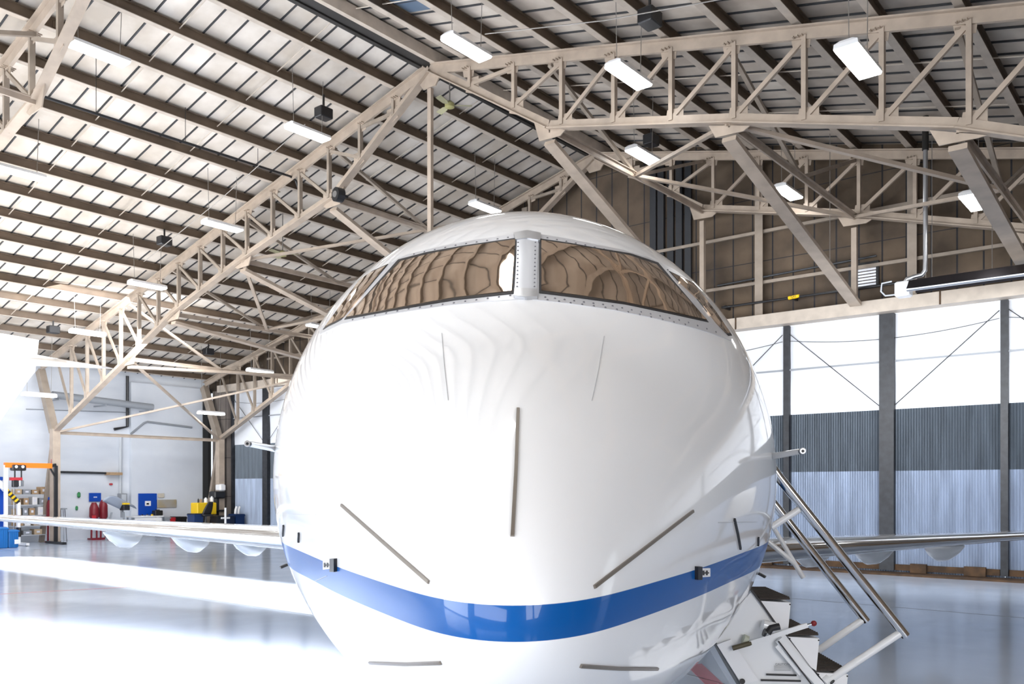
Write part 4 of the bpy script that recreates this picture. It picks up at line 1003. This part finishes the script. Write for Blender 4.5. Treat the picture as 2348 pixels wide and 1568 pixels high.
# bins and yellow cart
fbox(446, 1179, 466, XQ, dblue_m, 'waste_bin', 'dark blue wheeled bin left of the yellow cart', 'bin', .6, black_m); fbox(541, 1180, 561, XQ, dblue_m, 'waste_bin', 'dark blue bin with white rolls beside the corrugated door', 'bin', .6)
fbox(499, 1184, 516, XQ, black_m, 'waste_bin', 'black bin right of the yellow cart', 'bin', .6); fbox(520, 1184, 538, XQ, mat('navy_bin', (.012, .02, .05), .4), 'waste_bin', 'navy bin behind the thin white stand', 'bin', .6)
ya_, _, yb_, zt_ = wrect(453, 1152, 497, 1230, XQ-.7); root = thing('service_cart', 'yellow service cart with bottles on top near the hangar corner', 'cart', (XQ-1, (ya_+yb_)/2, 0))
zm = at_X(470, 1180, XQ-.7).z
MB().bbox((XQ-1.3, ya_, zm), (XQ-.7, yb_, zt_), .03).build('upper_bin', yellow_m, root); MB().bbox((XQ-1.3, ya_, .15), (XQ-.7, yb_, .3), .02).build('lower_tray', yellow_m, root)
for y in (ya_+.06, yb_-.06): MB().box((XQ-1.03, y-.04, .1), (XQ-.97, y+.04, zm+.05)).build('frame_post', black_m, root)
for y in (ya_+.1, yb_-.1):
    for x in (XQ-1.2, XQ-.8): MB().tube([V(x, y-.03, .075), V(x, y+.03, .075)], .075, 12).build('caster', black_m, root)
for q, (px, c_, lb_) in enumerate(((460, black_m, 'black spray can on the yellow cart, leftmost'), (466, card_m, 'brown tin on the yellow cart'), (477, white_m, 'white jug on the yellow cart'), (491, white_m, 'white jug on the right end of the yellow cart'))):
    y = at_X(px, 1150, XQ-.8).y; hh = (.2, .18, .24, .3)[q]; r = (.04, .06, .09, .09)[q]
    root = thing('jug' if q > 1 else 'can', lb_, 'container', (XQ-1, y, zt_)); MB().tube([V(XQ-1, y, zt_), V(XQ-1, y, zt_+hh*.75), V(XQ-1, y, zt_+hh*.85)], [r, r, r*.5], 12).build('body', c_, root, auto=40); MB().tube([V(XQ-1, y, zt_+hh*.85), V(XQ-1, y, zt_+hh)], r*.45, 10).build('cap', c_, root)
# black seat / mower seat shape
ya_, za_, yb_, zb_ = wrect(470, 1150, 488, 1185, XQ+.25); root = thing('swivel_chair', 'black high-backed chair in front of the yellow cart', 'chair', (XQ+.1, (ya_+yb_)/2, 0)); ym = (ya_+yb_)/2
g = [[V(XQ+.0+.12*v, ym+.22*s*(1-.5*v*v)+.16*v, za_+.1+(zb_-za_-.1)*v) for s in (-1, -.5, 0, .5, 1)] for v in [i/8 for i in range(9)]]
bk = MB().quadgrid(g).build('backrest', black_m, root, smooth=True); md = bk.modifiers.new('s', 'SOLIDIFY'); md.thickness = .06
MB().bbox((XQ-.25, ym-.25, za_+.02), (XQ+.22, ym+.25, za_+.12), .04).build('seat', black_m, root)
MB().tube([V(XQ, ym, .08), V(XQ, ym, za_+.05)], .04, 10).build('stem', black_m, root)
for k in range(5): an = 2*PI*k/5; MB().bar(V(XQ, ym, .08), V(XQ+.3*math.cos(an), ym+.3*math.sin(an), .05), .05, .05).build('foot', black_m, root)
# dark pedestal machine with white head
ya_, _, yb_, zt_ = wrect(496, 1126, 512, 1230, XQ-1.1); ym = (ya_+yb_)/2; root = thing('pillar_drill', 'dark pedestal machine with white head beside the hangar corner', 'machine', (XQ-1.35, ym, 0))
MB().box((XQ-1.60, ym-.25, 0), (XQ-1.10, ym+.25, .1)).build('base', black_m, root); MB().tube([V(XQ-1.35, ym, .1), V(XQ-1.35, ym, zt_)], .12, 14).build('column', black_m, root, auto=40)
MB().bbox((XQ-1.60, ym-.3, zt_-.35), (XQ-1.05, ym+.3, zt_), .05).build('motor_head', black_m, root); MB().bbox((XQ-1.55, ym+.02, zt_), (XQ-1.10, ym+.36, zt_+.35), .06).build('cover', white_m, root); MB().box((XQ-1.55, ym-.3, 1.2), (XQ-1.15, ym+.3, 1.27)).build('table', black_m, root)
# white stand
c_ = at_X(517, 1200, XQ+.5); root = thing('floor_stand', 'thin white stand with a cross bar before the dark bins', 'stand', (c_.x, c_.y, 0)); zt_ = at_X(517, 1164, XQ+.5).z
MB().tube([V(c_.x, c_.y, 0), V(c_.x, c_.y, zt_)], .05, 10).build('pole', white_m, root); MB().bar(V(c_.x, c_.y-.22, zt_*.66), V(c_.x, c_.y+.22, zt_*.66), .06, .08).build('cross_bar', white_m, root); MB().tube([V(c_.x, c_.y, 0), V(c_.x, c_.y, .05)], .22, 16).build('base', white_m, root)
# white rolls in the bin
for q, px in enumerate((548, 555)):
    y = at_X(px, 1175, XQ).y; z = at_X(548, 1180, XQ).z
    tag(MB().tube([V(XQ-.3, y, z+.04), V(XQ-.3, y+.02, z+.25), V(XQ-.3, y+.08, z+.38)], .06, 10).build('paper_roll', white_m, auto=40), ['white roll sticking up from the blue bin, left one', 'white roll sticking up from the blue bin, right one'][q], 'roll')
# ------------------------------------------------------------------ floor lines
def strip(pts, w, m, name):
    mb = MB(); P = [at_Z(x, y, 0) for x, y in pts]
    for a, b in zip(P, P[1:]):
        d = (b-a).normalized(); s = V(-d.y, d.x, 0)*w/2; mb.prism([a-s, b-s, b+s, a+s], V(0, 0, .003))
    struct(mb.build(name, m))
redl = mat('faded_red_floor_line', (.55, .22, .26), .3); pinkl = mat('red_floor_marking', (.50, .12, .15), .25); jointl = mat('floor_joint', (.22, .24, .28), .5)
strip([(-40, 1364), (290, 1346)], .06, redl, 'trim_16'); strip([(290, 1346), (735, 1413)], .03, jointl, 'trim_17'); strip([(1770, 1368), (2400, 1421)], .025, jointl, 'trim_18')
strip([(1480, 1537), (1590, 1522), (1660, 1590)], .22, pinkl, 'trim_19'); strip([(1560, 1542), (1660, 1568)], .03, jointl, 'trim_20')
# ------------------------------------------------------------------ lights
def area(name, loc, target, sx, sy, power, col=(1, 1, 1), spread=PI):
    l = bpy.data.lights.new(name, 'AREA'); l.shape = 'RECTANGLE'; l.size = sx; l.size_y = sy; l.energy = power; l.color = col; l.spread = spread
    o = bpy.data.objects.new(name, l); C.objects.link(o); o.location = loc
    d = Vector(target)-Vector(loc); o.rotation_euler = d.to_track_quat('-Z', 'Y').to_euler(); return o
# daylight through the open doors behind the camera
area('daylight_doors', (-27, YN-.5, 3.7), (-22, 10, 3.2), 22, 6.6, 4600, (.93, .97, 1))
area('bounce_left', (-29, 6, .25), (-30, 6, 9), 16, 18, 3000, (1, .97, .93))
area('sun_band', (-25, 11.6, 8.2), (-25, 11.6, 0), 26, 1.6, 4200, (1, .98, .95), math.radians(14))
area('left_pool', (-10.5, 3.5, 8.4), (-11.5, 5, 0), 8, 6, 1050, (.97, .98, 1), math.radians(85))
area('right_window', (XRW-.1, 1, 4.2), (-4, 4, 2.5), 9, 3.5, 900, (.95, .97, 1))
area('front_fill', (-3, YN+.1, 3.6), (-3, 4, 2.4), 17, 6.5, 2900, (.97, .98, 1))  # added fill in front of the closed near wall, brightens the nose
area('far_left_fill', (-31, 15, 7.6), (-40, 17, 2.5), 8, 5, 700, (.95, .97, 1))
area('door_wall_fill', (-5, 18.2, 4.6), (-6, 25, 3.0), 10, 3, 400, (.93, .96, 1), math.radians(130))
w = bpy.data.worlds.new('hangar_air'); bpy.context.scene.world = w; w.use_nodes = True
w.node_tree.nodes['Background'].inputs[0].default_value = (.85, .92, 1, 1); w.node_tree.nodes['Background'].inputs[1].default_value = 1.2
# ------------------------------------------------------------------ camera
cd = bpy.data.cameras.new('camera'); cam = bpy.data.objects.new('camera', cd); C.objects.link(cam)
cam.location = CAM; cam.rotation_euler = (PI/2, 0, YAW); cd.sensor_width = 36; cd.lens = 36*F/W; cd.shift_y = (HOR-H/2)/W; cd.clip_start = .05; cd.clip_end = 200
cd.dof.use_dof = True; cd.dof.focus_distance = 4.5; cd.dof.aperture_fstop = 9
bpy.context.scene.camera = cam
cy = bpy.context.scene.cycles; cy.max_bounces = 5; cy.diffuse_bounces = 3; cy.glossy_bounces = 3; cy.transmission_bounces = 2; cy.caustics_reflective = False; cy.use_adaptive_sampling = True; cy.adaptive_threshold = .05; cy.use_light_tree = False
vs = bpy.context.scene.view_settings; vs.view_transform = 'Standard'; vs.look = 'None'; vs.exposure = .32; vs.gamma = 1
